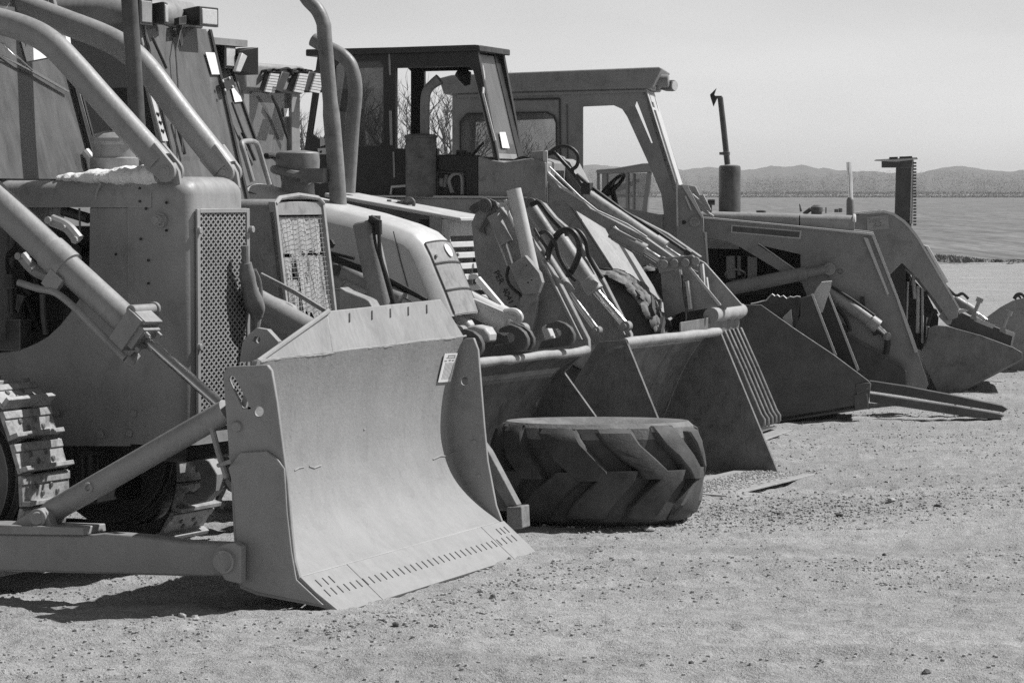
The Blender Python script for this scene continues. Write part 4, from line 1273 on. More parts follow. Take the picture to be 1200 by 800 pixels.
for (x0, x1, x2) in ((305, 309, 321), (337, 345, 355), (356, 363, 374)):
    c0 = fr.PU(x0 + 10, 94, u_s + .10)
    mb = MB()
    # dark box with ribbed pale face turned towards the yard
    P_ = [fr.PU(*c, u_s + .04) for c in ((x0 + 7, 84), (x2, 86), (x2 - 9, 109), (x0 - 1, 106))]
    mb.prism(P_, E1 * .14)
    lp_ = Dm.part('roof_lamp', mb, M['black'], roofD, bevel=.006)
    mb = MB()
    x = x2
    F4 = [fr.PU(*c, u_s + .185) for c in ((x - 5, 86), (x + 5, 87), (x - 1, 110), (x - 12, 108))]
    for k in range(7):
        t0, t1 = k / 7, k / 7 + .115
        mb.prism([quad_uv(F4, 0, t0), quad_uv(F4, 1, t0), quad_uv(F4, 1, t1), quad_uv(F4, 0, t1)], E1 * .012)
    Dm.part('ribbed_lens', mb, M['lens'], lp_)
mb = MB()
wire = [fr.PU(x, 84 + random.uniform(-3.5, 2), u_s + random.uniform(0, .1)) for x in range(306, 376, 6)]
mb.tube(cr(wire, 4), .012, 6); wire = [fr.PU(x, 83 + random.uniform(-3, 3), u_s + random.uniform(0, .1)) for x in range(310, 372, 7)]; mb.tube(cr(wire, 4), .010, 6)
for x in (327, 341, 357): mb.cyl(fr.PU(x, 87, u_s + .08), fr.PU(x, 81, u_s + .08), .02, seg=8)
Dm.pieces('lamp_wiring', mb, M['rubber'], roofD)
# loader arms
armD = [(552, 262), (560, 242), (566, 236), (576, 235.5), (584, 239), (598, 256), (617, 272), (636, 299), (655, 330), (689, 397), (690, 412), (600, 412), (586, 370), (562, 335), (556, 300)]
for k, v in enumerate((0.0, .92)):
    mb = MB(); base = shift(fr.pts(armD, 0), E2 * v); mb.prism(base, E2 * .06)
    am = Dm.part('loader_arm', mb, M['grey'], bevel=.008)
    mb = MB(); inner = shift(fr.pts([(635, 303), (640, 309), (684, 398), (679, 398)], 0), E2 * (v - .035)); mb.prism(inner, E2 * .03)
    Dm.part('arm_rib', mb, M['grey'], am, bevel=.005)
    c = fr.P(571, 240.5, 0) + E2 * v
    mb = MB(); mb.cyl(c - E2 * .05, c + E2 * .10, .038, seg=18); mb.ring(c - E2 * .045, E2, .045, .010); mb.cyl(c - E2 * .055, c - E2 * .05, .018, seg=8)
    b_ = shift(fr.pts([(550, 245), (554, 240), (565, 234), (574, 232.5), (582, 236), (585, 243), (580, 246), (570, 236), (562, 244), (556, 250)], 0), E2 * (v - .02)); mb.prism(b_, E2 * .02)
    if k == 0: b_ = shift(fr.pts([(573, 250), (582, 246), (578, 256), (568, 268), (571, 276), (562, 270)], 0), E2 * -.03); mb.prism(b_, E2 * .02)
    Dm.part('pivot_pin', mb, M['dark'], am)
# stencilled lettering on the near arm
def text_on(Mc, name, txt, origin, xdir, ydir, size, mat, parent, depth=.002):
    cu = bpy.data.curves.new(name, 'FONT'); cu.body = txt; cu.size = size; cu.extrude = depth; cu.resolution_u = 3
    tmp = bpy.data.objects.new(name, cu); COL.objects.link(tmp)
    dg = bpy.context.evaluated_depsgraph_get(); dg.update()
    me = bpy.data.meshes.new_from_object(tmp.evaluated_get(dg))
    bpy.data.objects.remove(tmp)
    x = xdir.normalized(); n = x.cross(ydir).normalized(); y = n.cross(x)
    R = Matrix((x, y, n)).transposed().to_4x4(); R.translation = origin
    me.transform(Mc.inv @ R); me.materials.clear(); me.materials.append(mat)
    o = bpy.data.objects.new(name, me); COL.objects.link(o); o.parent = parent; return o
armN = [o for o in Dm.root.children if o.name.startswith('loader_arm')][0]
ta = fr.P(578, 319, -.004); tb = fr.P(601, 366, -.004)
text_on(Dm, 'lettering', 'PER  4041 D', ta, tb - ta, (tb - ta).cross(E2) * -1 if ((tb - ta).cross(E2)).x < 0 else (tb - ta).cross(E2), .066, M['stencil'], armN)
# rams
def dh(*a): return fr.P(*a)
ramD = hyd(Dm, 'tilt_ram', fr, dh(602, 222, -.10), dh(625, 325, -.10), dh(627, 335, -.10), .055, .03, M['light'], collar=False)
mb = MB(); mb.plate(fr, [(596, 311), (615, 299), (632, 320), (635, 331), (630, 344), (612.5, 345), (605, 331)], -.20, -.14)
mb.plate(fr, [(609, 342), (631, 341), (628, 366), (622, 392), (609, 392)], -.13, -.09)
for c in ((619, 331), (623, 328), (617, 311)): mb.cyl(fr.P(*c, -.205), fr.P(*c, -.195), .007, seg=8, mi=1)
Dm.part('link_plate', mb, [M['grey'], M['void']], bevel=.008)
hyd(Dm, 'lift_ram', fr, dh(578, 252, -.10), dh(594, 285, -.10), dh(604, 318, -.10), .05, .012, M['grey'], collar=False)
hyd(Dm, 'bucket_ram', fr, dh(630, 285, .25), dh(666, 342, .25), dh(700, 387, .25), .045, .024, M['grey'])
hyd(Dm, 'bucket_ram', fr, dh(652, 274, .40), dh(697, 340, .40), dh(734, 382, .40), .060, .030, M['grey'])
hyd(Dm, 'lift_ram', fr, dh(622, 243, .60), dh(652, 288, .60), dh(668, 318, .60), .05, .02, M['grey'])
mb = MB()
def hose(pts, r): mb.tube(cr([fr.P(*p) for p in pts], 6), r, 9)
hose(((596, 312, -.16), (594, 325, -.18), (599, 336, -.18), (609, 345, -.14), (610, 350, -.1)), .012)
hose(((622, 240, .5), (632, 238, .5), (645, 254, .45), (665, 275, .4)), .020)
hose(((640, 312, .1), (644, 292, .1), (655, 273, .1), (668, 270, .1), (677, 280, .1), (679, 296, .12), (672, 314, .15), (666, 322, .2)), .024)
hose(((662, 272, .3), (676, 270, .3), (686, 282, .3), (690, 300, .32), (700, 318, .36), (706, 326, .38)), .018)
hose(((628, 275, .05), (640, 272, .05), (650, 284, .06), (656, 303, .1), (668, 322, .15), (674, 328, .2)), .015)
hose(((626, 268, .02), (633, 280, .02), (641, 292, .02), (642, 305, .02)), .012)
Dm.pieces('hose', mb, M['rubber'])
mb = MB(); mb.tube([fr.P(592, 234, -.05), fr.P(596, 250, -.05), fr.P(603, 266, -.06)], .012, 7); mb.tube([fr.P(590, 240, -.1), fr.P(600, 233, -.1)], .014, 7)
for c in ((594, 244), (598, 240), (588, 240)): mb.cyl(fr.P(*c, -.1), fr.P(*c, 0), .02, seg=8)
mb.tube([fr.P(576, 262, -.07), fr.P(595, 311, -.07)], .008, 6)
Dm.pieces('oil_fitting', mb, M['light'])
# bucket of D
tf = at(910, 556, 25.3); fk = Frame(tf.x, tf.y, 23.6); wB = 1.96
sec = fk.pts([(842, 392), (824, 398), (804, 428), (786, 470), (774, 505), (772, 530), (782, 548), (806, 556), (905, 556)], 0)
secs = cr(sec[:8], 3) + [sec[-1]]
mb = MB(); mb.sheet(shift(secs, -fk.e2 * wB), fk.e2 * wB, -fk.e1 * .014 - E3 * .01)
pl = fk.pts([(844, 386), (912, 552), (905, 558), (806, 558), (781, 550), (768, 531), (766, 505), (772, 462), (788, 430), (806, 400), (814, 388)], 0)
for dv in (-wB, -.02): mb.prism(shift(pl, fk.e2 * dv), fk.e2 * .028)
bkD = Dm.part('bucket', mb, M['bucket'], bevel=.004)
mb = MB(); lp = fk.P(842, 389, 0)
line = [lp + fk.e2 * (-(wB - .01) * k / 14) + E3 * random.uniform(-.004, .004) for k in range(15)]
mb.tube(line, [.034 + random.uniform(-.004, .004) for _ in line], 14); Dm.part('bucket_lip', mb, M['lip'], bkD)
mb = MB()
c0 = fk.P(905, 549, 0); c1 = fk.P(913, 558, 0)
c0.z = .035; c1.z = .014
e = (c1 - c0); e.z = 0; e = e.normalized()
c1 = c0 + e * .34; c1.z = .016
mb.prism([c0 - e * .25, c1, c1 - E3 * .014, c0 - e * .25 - E3 * .03], -fk.e2 * wB)
Dm.part('cutting_edge', mb, M['lip'], bkD, bevel=.003)
mb = MB()
SOIL = []
for k in range(1100):   # crumbs of soil left on the edge
    p = c0 + e * random.uniform(-.15, .28) - fk.e2 * random.uniform(.03, wB - .05)
    p.z = .034 - .018 * max(0, (p - c0).dot(e)) / .34 - .004
    SOIL.append((p, random.uniform(.004, .012)))
# wheels (mud caked front tyres)
# ================================================================ E : black-cab loader
fr = Frame.anchor(640, 29.0, 16)
E = Machine('wheel_loader', 'loader with an open black cab, rusty upright muffler and mud caked front tyres', 'loader', fr, 'loaders parked in the row')
E1, E2, E3 = fr.e1, fr.e2, fr.e3
# tower
mb = MB()
mb.plate(fr, [(622, 178), (640, 176), (640, 205), (672, 247), (718, 318), (757, 382), (757, 400), (640, 400), (640, 300), (622, 300)], 0, .05)
mb.plate(fr, [(640, 207), (671, 247), (717, 318), (757, 382), (757, 400), (640, 400)], .05, .62)
tower = E.part('loader_tower', mb, M['grey'], bevel=.008)
mb = MB(); mb.sheet(fr.pts([(660, 231), (672.5, 247), (718.5, 318), (758.5, 382), (760, 392)], -.004), E2 * 1.0, E1 * .02); E.part('tower_front', mb, M['pale'], tower, bevel=.004)  # front sheet paler than the tower: sunlight on this face is painted in
mb = MB(); mb.plate(fr, [(640, 177), (660, 184), (683, 222), (692, 243), (686, 250), (672, 246), (640, 205)], .62, .68); mb.plate(fr, [(660, 186), (668, 190), (690, 232), (695, 246), (690, 246), (682, 224)], .3, .62)
E.part('tower_plate', mb, M['grey'], tower, bevel=.006)
mb = MB(); mb.plate(fr, [(626, 209), (628, 207.5), (632, 207.5), (634, 209), (634, 221), (632, 223.5), (628, 223.5), (626, 221)], -.016, 0); E.part('reflector', mb, M['lens'], tower, bevel=.004)
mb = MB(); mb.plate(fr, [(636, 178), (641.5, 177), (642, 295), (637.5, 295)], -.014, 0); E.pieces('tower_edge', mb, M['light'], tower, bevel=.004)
# front cowl and hood
mb = MB()
mb.plate(fr, [(560, 183), (575, 187), (590, 190), (622, 185), (640, 190), (640, 300), (560, 300)], -.03, .66)
mb.fbox(fr, (-1.6, -.05), (.15, .60), (.6, 1.0))
E.part('cowl', mb, M['grey'], bevel=.012)
mb = MB(); mb.plate(fr, [(340, 232), (560, 232.5), (620, 234), (620, 300), (340, 300)], -.05, .75); hoodE = E.part('hood', mb, M['grey'], bevel=.008)
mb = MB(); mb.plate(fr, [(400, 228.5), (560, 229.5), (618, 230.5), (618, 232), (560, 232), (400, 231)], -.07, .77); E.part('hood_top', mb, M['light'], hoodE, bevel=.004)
# muffler
mb = MB(); c = fr.P(493.5, 231, -.02); s_ = 29.1 / FL
R_ = 18.3 * s_; hm = 72 * s_
lathe(mb, c, [(0, R_ * .98), (.01, R_), (hm - .02, R_), (hm - .015, R_ * 1.08), (hm, R_ * 1.08), (hm + .012, R_ * .9), (hm + .02, R_ * .2)])
muf = E.part('muffler', mb, M['rust'])
mb = MB(); pth = cr([fr.P(498, 162, -.02), fr.P(498, 135, -.02), fr.P(498.5, 116, -.02), fr.P(501, 106, -.02), fr.P(507, 99, -.02), fr.P(515, 93, -.02)], 6)
mb.tube(pth, [5.6 * s_] * (len(pth) - 8) + [5.6 * s_ + .0012 * k for k in range(8)], 18); E.part('muffler_pipe', mb, M['pipe'], muf)
# cab
vN = .0; wE = .85
mb = MB()
holesE = [[(365, 157), (378, 166), (383, 150), (388, 100), (380, 84), (376, 84)],
          [(392, 78), (396, 73), (444, 72), (449, 77), (449, 165), (444, 170.5), (398, 171), (392, 165)],
          [(464, 80), (550, 78), (555, 84), (580, 184), (513, 184), (513, 174), (464, 174)],
          [(513, 202), (542, 203), (547, 208), (547, 229), (513, 229)]]
mb.plate(fr, [(372, 66), (392, 64), (470, 62), (552, 59), (560, 60), (584, 188), (560, 190), (560, 232), (345, 232), (345, 205), (356, 180)], vN, vN + .05, holes=holesE)
mb2 = fr.pts([(372, 66), (392, 64), (470, 62), (552, 59), (560, 60), (584, 188), (584, 232), (345, 232), (345, 205), (356, 180)], vN)
h2 = [fr.pts(h, vN) for h in ([(365, 157), (378, 166), (388, 100), (376, 84)], [(386, 76), (444, 75), (449, 80), (449, 174), (386, 174)], [(465, 80), (550, 78), (578, 184), (513, 184), (513, 180), (465, 180)])]
mb.prism(shift(mb2, E2 * (wE - .05)), E2 * .05, [shift(h, E2 * (wE - .05)) for h in h2])
for pa, pb, th in (((552, 60), (584, 188), .05),):
    pass
cabE = E.part('cab', mb, M['black'], bevel=.006)
mb = MB(); mb.plate(fr, [(358, 58), (460, 55.5), (556, 52.5), (562, 53), (562, 60.5), (556, 60), (358, 66)], vN - .06, vN + wE + .06)
E.part('roof', mb, M['black'], cabE, bevel=.01)
a0 = fr.P(553.5, 60, vN); a1 = fr.P(583, 186, vN)
mb = MB()
mb.prism([a0 + E2 * .05, a1 + E2 * .05, a1 + E2 * .05 - E1 * .05, a0 + E2 * .05 - E1 * .05], E2 * .02)
for t0, t1 in ((0.02, .10), (.95, 1.0)):
    q_ = [a0.lerp(a1, t0) + E2 * .05, a0.lerp(a1, t1) + E2 * .05]
    mb.prism([q_[0], q_[1], q_[1] - E1 * .04, q_[0] - E1 * .04], E2 * (wE - .10))
E.part('windscreen_frame', mb, M['grey'], cabE, bevel=.005)
mb = MB(); mb.prism([a0 + E2 * (wE - .20) + E1 * .01, a1 + E2 * (wE - .20) + E1 * .01, a1 + E2 * (wE - .20) - E1 * .05, a0 + E2 * (wE - .20) - E1 * .05], E2 * .20); E.part('far_post', mb, M['black'], cabE, bevel=.005)
mb = MB(); mb.prism([a0.lerp(a1, .1) + E2 * .07, a0.lerp(a1, .95) + E2 * .07, a0.lerp(a1, .95) + E2 * (wE - .06), a0.lerp(a1, .1) + E2 * (wE - .06)], -E1 * .006); E.part('windscreen', mb, M['glass'], cabE)
mb = MB(); mb.prism([fr.P(392, 72, .02), fr.P(449, 72, .02), fr.P(449, 171, .02), fr.P(392, 171, .02)], E2 * .006); E.part('side_window', mb, M['darkglass'], cabE)
nW4 = (a1 - a0).cross(E2).normalized()
if nW4.x < 0: nW4 = -nW4
def on_e(px, py, o=.015):
    r = ray(px, py); t = (a0 + nW4 * o - CAMP).dot(nW4) / r.dot(nW4); return CAMP + r * t
mb = MB(); mb.prism([on_e(*c) for c in ((585, 155), (592, 155), (597, 174), (588.5, 173.5))], nW4 * .003); E.part('paper_tag', mb, M['white'], cabE, smooth=0)
mb = MB(); mb.tube([on_e(565, 77, .02), on_e(567, 90, .02), on_e(566, 110, .02), on_e(576, 150, .02), on_e(580, 165, .02)], .012, 7); E.pieces('wiper', mb, M['light'], cabE)
mb = MB()
mb.plate(fr, [(513, 182), (560, 182), (560, 230), (549, 230), (549, 206), (544, 200.5), (513, 199.5)], -.02, .1)
E.part('dashboard', mb, M['black'], cabE, bevel=.01)
mb = MB(); mb.plate(fr, [(514, 202), (545, 203), (545, 229), (514, 229)], .35, .38)
E.part('inner_panel', mb, M['grey'], cabE, bevel=.01)
mb = MB(); mb.tube(cr([fr.P(530, 226, .1), fr.P(526, 212, .1), fr.P(532, 204, .1), fr.P(541, 206, .1), fr.P(542, 228, .1)], 5), .018, 8); mb.tube([fr.P(523, 205, .12), fr.P(521, 219, .12)], .014, 8); mb.cyl(fr.P(515, 214, .1), fr.P(519, 214, .1), .04, seg=10)
E.pieces('cab_pipework', mb, M['light'], cabE)
mb = MB(); mb.tube([fr.P(552, 184, .2), fr.P(562, 172, .2), fr.P(567, 167, .2)], .012, 8); mb.cyl(fr.P(541, 182, .1), fr.P(541, 176, .1), .05, seg=10); mb.cyl(fr.P(548, 182, .1), fr.P(548, 178, .1), .03, seg=10)
mb.tube([fr.P(537, 84, .6), fr.P(545, 90, .6), fr.P(548, 100, .6)], [.05, .07, .03], 10)
E.pieces('control_lever', mb, M['black'], cabE)
mb = MB(); mb.tube([fr.P(458, 228, -.03), fr.P(459, 219, -.03), fr.P(478, 217.5, -.03)], .012, 8); E.part('step_rail', mb, M['light'], cabE)
mb = MB(); mb.plate(fr, [(372, 174), (385, 173), (389, 177), (388, 181), (373, 181)], -.02, 0)
for c in ((376, 178), (384, 178)): mb.cyl(fr.P(*c, -.025), fr.P(*c, -.02), .012, seg=8, mi=1)
mb.plate(fr, [(375, 160), (380, 162), (381, 170), (375, 172)], -.02, 0)
E.part('door_hinge', mb, [M['light'], M['void']], cabE, bevel=.004)
for pp in ([(455, 63), (457, 63), (458, 88), (456, 88)], [(456, 130), (459, 130), (460, 170), (457, 170)], [(460, 178), (462, 178), (463, 208), (461, 208)]):
    mb = MB(); mb.plate(fr, pp, -.008, 0); E.part('door_edge', mb, M['grey'], cabE)
mb = MB(); mb.plate(fr, [(466, 180), (470, 183), (480, 192), (480, 198), (468, 196)], .3, .32); E.part('arm_rest', mb, M['grey'], cabE)
mb = MB(); u_ = fr.loc(fr.P(430, 200, 0))[0]; mb.fbox(fr, (u_ - .25, u_ + .2), (.15, .65), (1.9, 2.2)); mb.fbox(fr, (u_ - .35, u_ - .22), (.15, .65), (2.2, 2.75)); E.part('driver_seat', mb, M['black'], cabE, bevel=.04)
# lift arms, rams
armE = [(641, 200), (656, 219), (686, 237), (692, 244), (752, 275), (792, 303), (776, 318), (716, 281), (709, 268), (670, 244), (652, 228), (641, 212)]
mb = MB(); mb.plate(fr, armE, -.14, -.06); arE = E.part('loader_arm', mb, M['grey'], bevel=.008)
mb = MB(); mb.tube([fr.P(644, 196, -.16), fr.P(680, 231, -.16), fr.P(700, 247, -.16), fr.P(735, 263, -.16), fr.P(758, 278, -.16)], .009, 7); mb.tube([fr.P(642, 203, -.16), fr.P(660, 220, -.16), fr.P(684, 236, -.16)], .012, 7); mb.tube([fr.P(720, 266, -.15), fr.P(752, 292, -.15)], .012, 7)
E.pieces('oil_pipe', mb, M['light'], arE)
hyd(E, 'lift_ram', fr, fr.P(686, 228, .0), fr.P(778, 290, .0), fr.P(799, 304, .0), .060, .028, M['grey'])
hyd(E, 'lift_ram', fr, fr.P(716, 272, -.16), fr.P(755, 293, -.16), fr.P(776, 307, -.16), .052, .038, M['grey'])
mb = MB(); mb.tube([fr.P(676, 205, .1), fr.P(690, 217, .05), fr.P(733, 249, .05), fr.P(768, 270, .05), fr.P(806, 296, .05)], .018, 8); mb.box(fr.P(688, 221, 0), (E1, E2, E3), (.04, .06, .05)); mb.cyl(fr.P(803, 294, .05), fr.P(809, 298, .05), .03, seg=8)
mb.tube([fr.P(700, 232, .08), fr.P(704, 230, .08), fr.P(728, 255, .08), fr.P(752, 272, .08)], .010, 6)
E.pieces('hose', mb, M['rubber'], arE)
mb = MB()
for pts in (((640, 182), (650, 180), (660, 190), (672, 203), (684, 220)), ((642, 180), (655, 172), (668, 173), (677, 182), (676, 194), (668, 200)), ((600, 190), (612, 185), (622, 186), (640, 184))):
    mb.tube(cr([fr.P(*p, .25) for p in pts], 6), .017, 8)
E.pieces('hose', mb, M['rubber'], tower)
armF2 = shift(fr.pts(armE, -.14), E2 * .95); mb = MB(); mb.prism(armF2, E2 * .08); E.part('loader_arm', mb, M['grey'], bevel=.008)
# end plates and their pins
mb = MB()
mb.plate(fr, [(771, 308), (778, 302), (811, 299), (818, 305), (817, 312), (772, 320)], -.20, -.15)
for c in ((778, 309.5), (790, 308.5), (803, 308), (815, 306)): mb.cyl(fr.P(*c, -.23), fr.P(*c, -.14), .030, seg=14); mb.ring(fr.P(*c, -.22), E2, .030, .008)
E.part('pin_bar', mb, M['grey'], bevel=.005)
mb = MB(); mb.plate(fr, [(774, 317), (796, 313), (799, 340), (803, 364), (779, 374), (776, 345)], -.14, -.10)
mb.plate(fr, [(795, 302), (800, 303), (844, 358), (803, 366), (799, 316)], -.08, -.04); E.part('link_plate', mb, M['grey'], bevel=.005)
mb = MB(); mb.plate(fr, [(803, 330), (806, 329), (810, 362), (807, 363)], -.16, -.10); mb.plate(fr, [(820, 310), (823, 309), (826, 337), (823, 337)], .1, .16); mb.plate(fr, [(826, 325), (828, 325), (830, 340), (827, 340)], .05, .1); mb.plate(fr, [(796, 301), (798.5, 300), (845, 357), (842, 358)], -.10, -.085); E.pieces('link_rib', mb, M['light'])
mb = MB(); mb.plate(fr, [(815, 302), (826, 308), (870, 358), (838, 362), (820, 330)], .30, .34); E.part('link_plate', mb, M['grey'], bevel=.005)
# bucket b3 with the ridged far side
tf = at(914, 497, 29.7); fk = Frame(tf.x, tf.y, 16); wB = 2.3
mb = MB()
lp = fk.P(868, 364, 0)
sec = fk.pts([(866, 366), (866, 384), (858, 400), (846, 430), (840, 465), (846, 492), (866, 500), (912, 499)], 0)
secs = cr(sec[:7], 3) + [sec[-1]]
mb.sheet(shift(secs, -fk.e2 * wB), fk.e2 * wB, -fk.e1 * .014 - E3 * .01)
bkE = E.part('bucket', mb, M['bucket'], bevel=.004)
tine = [(866, 384), (869, 383), (889, 428), (911, 480), (915, 486), (915, 494), (909, 496), (903, 497), (880, 470), (864, 410)]
for k in range(5):
    mb = MB(); mb.prism(shift(fk.pts(tine, 0), -fk.e2 * (.02 + k * .15) - fk.e1 * .004 * k), fk.e2 * .045)
    E.part('side_rib', mb, M['bucket'], bkE, bevel=.012)
mb = MB(); line = [lp + fk.e2 * (-1.22 * k / 12) + E3 * random.uniform(-.004, .004) for k in range(13)]
mb.tube(line, [.066 + random.uniform(-.005, .005) for _ in line], 16); E.part('bucket_lip', mb, M['lip'], bkE)
mb = MB(); mb.plate(fk, [(790, 372), (797, 364), (803, 365), (804, 372), (801, 386), (770, 390), (778, 380)], -1.16 - .05, -1.16)
E.part('bucket_bracket', mb, M['black'], bkE, bevel=.005); mb = MB()
mb.plate(fk, [(755, 392), (775, 378), (781, 375), (787, 381), (786, 390)], -1.5, -1.45)
mb.cyl(fk.P(780.5, 379, -1.55), fk.P(780.5, 379, -1.45), .045, seg=16); mb.cyl(fk.P(788, 366, -1.3), fk.P(788, 366, -1.15), .035, seg=14)
E.part('bucket_bracket', mb, M['black'], bkE, bevel=.005)
for c in ((822, 357), (846, 354), (852, 353)):
    mb = MB(); mb.cyl(fk.P(*c, -.9), fk.P(*c, -.75), .035, seg=12); E.part('hinge_pin', mb, M['black'], bkE, bevel=.005)
mb = MB(); p = fk.P(895, 500, 0); p.z = .03; e = fk.e1
mb.prism([p - e * .2, p + e * .26, p + e * .26 - E3 * .012, p - e * .2 - E3 * .015], -fk.e2 * wB); E.part('cutting_edge', mb, M['lip'], bkE, bevel=.003)
cw = fr.P(690, 398, -.62)
wheel(E, fr, cw, .60, .46, .26, mud=1.0, lugs=18)
wheel(E, fr, cw + E2 * 1.75 + E1 * .18, .60, .46, .26, mud=1.0, lugs=18)
for v_ in (-.6, 1.1): wheel(E, fr, fr.L(fr.loc(cw)[0] - 2.3, v_, .62), .62, .46, .28)
mb = MB(); mb.fbox(fr, (fr.loc(cw)[0] - 2.9, fr.loc(cw)[0] + .3), (-.1, .8), (.45, 1.2)); E.part('chassis', mb, M['dark'], bevel=.01)

# D gets its own wheels too
# ================================================================ F : loader backhoe with round roof lamps
fr = Frame.anchor(820, 32.5, 6)
Fm = Machine('backhoe_loader', 'loader with wide flat cab roof, round roof lamp and dark stripe along its lift arm', 'loader', fr, 'loaders parked in the row')
E1, E2, E3 = fr.e1, fr.e2, fr.e3
vN = .18; wF = 1.25
mb = MB()
outl = [(530, 104), (664, 103), (749, 101), (757, 104), (796, 226), (796, 340), (745, 340), (664, 300), (530, 300)]
h1 = [(541, 190), (541, 143), (548, 135), (640, 133), (648, 137), (651, 145), (651, 190)]
h2 = [(683, 125), (719, 123.5), (729, 128), (735, 137), (761, 194), (775, 228), (778, 252), (683, 252)]
h3 = [(746, 118), (750, 128), (765, 168), (763, 168), (744, 124)]
mb.plate(fr, outl, vN, vN + .06, holes=[h1, h2, h3])
cabF = Fm.part('cab', mb, M['mid'], bevel=.008)
mb = MB()
far_ = fr.pts([(530, 104), (664, 103), (749, 101), (757, 104), (796, 226), (796, 300), (530, 300)], vN)
hf = [fr.pts(h, vN) for h in ([(541, 190), (541, 140), (642, 136), (642, 190)], [(667, 121), (747, 112), (789, 226), (775, 252), (667, 252)])]
mb.prism(shift(far_, E2 * (wF - .06)), E2 * .06, [shift(h, E2 * (wF - .06)) for h in hf])
mb.prism(fr.pts([(530, 104), (530, 300), (536, 300), (536, 104)], vN + .06), E2 * (wF - .12))
Fm.part('cab_far_side', mb, M['mid'], cabF, bevel=.008)
mb = MB()
mb.plate(fr, [(541, 190), (541, 143), (548, 135), (640, 133), (648, 137), (651, 145), (651, 190), (653.5, 190), (653.5, 144), (650, 135), (641, 130.5), (547, 132.5), (538.5, 142), (538.5, 190)], vN - .012, vN)
mb.plate(fr, [(600, 115.8), (655, 114.2), (657, 116), (658, 190), (655.5, 190), (655, 117), (600, 118)], vN - .010, vN)
mb.plate(fr, [(664, 122), (665, 122), (667, 250), (665.5, 250)], vN - .008, vN)
Fm.part('door_seal', mb, M['black'], cabF)
mb = MB(); mb.prism(fr.pts([(541, 190), (541, 135), (651, 133), (651, 190)], vN + .02), E2 * .006); Fm.part('side_window', mb, M['glass'], cabF)
mb = MB(); mb.prism(fr.pts([(668, 130), (678, 126), (682, 126), (683, 252), (668, 252)], vN + .25), E2 * .04); mb.prism(fr.pts([(672, 145), (680, 146), (680, 160), (672, 160)], vN + .24), E2 * .01); Fm.part('inner_post', mb, M['dark'], cabF, bevel=.006)
mb = MB(); mb.prism(fr.pts([(664, 230), (776, 252), (776, 340), (664, 320)], vN - .002), -E2 * .012); mb.tube([fr.P(776, 252, vN - .01), fr.P(776, 340, vN - .01)], .008, 6)
Fm.part('lower_door', mb, M['mid'], cabF, bevel=.005)
# roof with a sloping end
mb = MB()
mb.plate(fr, [(514, 92), (529, 88), (772, 78.5), (776, 80), (764, 103.5), (550, 109), (520, 110.5)], vN - .04, vN + wF + .10)
roofF = Fm.part('roof', mb, M['mid'], cabF, bevel=.012)
mb = MB(); mb.plate(fr, [(536, 111), (757, 105), (759, 108), (536, 115)], vN - .02, vN + wF); Fm.part('roof_rail', mb, M['mid'], cabF, bevel=.005)
c = fr.PU(790, 100.5, fr.loc(fr.P(789, 100, vN + .9))[0])
mb = MB(); la = (E1 * .82 - E2 * .57); mb.tube([c - la * .20, c - la * .10, c - la * .02, c], [.03, .055, .058, .055], 18); lf = Fm.part('roof_lamp', mb, M['dark'], roofF)
mb = MB(); mb.cyl(c - la * .01, c + la * .012, .048, seg=18); Fm.part('lens', mb, M['lens'], lf)
c = fr.P(777, 95, vN + .3); mb = MB(); mb.tube([c - E1 * .10, c - E1 * .02, c + E1 * .05, c + E1 * .06], [.03, .065, .065, .05], 18); mb.tube([c - E1 * .05, c - E1 * .05 - E3 * .1], .02, 8); lf = Fm.part('roof_lamp', mb, M['grey'], roofF)
# windscreen frame, sunlight on its forward side put into the pale colour
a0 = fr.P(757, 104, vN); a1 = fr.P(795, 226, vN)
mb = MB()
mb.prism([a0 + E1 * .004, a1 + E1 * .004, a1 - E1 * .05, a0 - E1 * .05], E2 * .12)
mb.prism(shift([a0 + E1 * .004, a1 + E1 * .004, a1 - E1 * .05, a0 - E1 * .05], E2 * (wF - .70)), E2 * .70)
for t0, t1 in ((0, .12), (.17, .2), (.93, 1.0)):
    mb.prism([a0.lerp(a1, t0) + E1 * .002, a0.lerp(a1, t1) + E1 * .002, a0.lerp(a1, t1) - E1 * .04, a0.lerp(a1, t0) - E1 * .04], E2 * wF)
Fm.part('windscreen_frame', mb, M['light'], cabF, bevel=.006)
mb = MB(); mb.prism([a0 + E2 * .1 - E1 * .02, a1 + E2 * .1 - E1 * .02, a1 + E2 * (wF - .1) - E1 * .02, a0 + E2 * (wF - .1) - E1 * .02], -E1 * .006); Fm.part('windscreen', mb, M['glass'], cabF)
mb = MB(); cs = fr.P(717, 219, vN + .7); ax_ = Vector((.85, 0, -.75)); mb.ring(cs, -E1 * .70 + E3 * .72 - E2 * .25, .17, .020, 30); mb.tube([cs, cs - ax_ * .0 + E1 * .08 - E3 * .35], .03, 8)
for k in range(3):
    a_ = k * 2 * pi / 3; n_ = (-E1 * .70 + E3 * .72 - E2 * .25).normalized(); t_ = n_.cross(E2).normalized(); b_ = n_.cross(t_); mb.tube([cs, cs + (t_ * cos(a_) + b_ * sin(a_)) * .17], .012, 6)
Fm.part('steering_wheel', mb, M['black'], cabF)
mb = MB(); u_ = fr.loc(fr.P(620, 250, vN))[0]; mb.fbox(fr, (u_ - .3, u_ + .2), (vN + .35, vN + .85), (1.45, 1.65)); mb.fbox(fr, (u_ - .42, u_ - .28), (vN + .35, vN + .85), (1.65, 2.3)); Fm.part('driver_seat', mb, M['black'], cabF, bevel=.04)
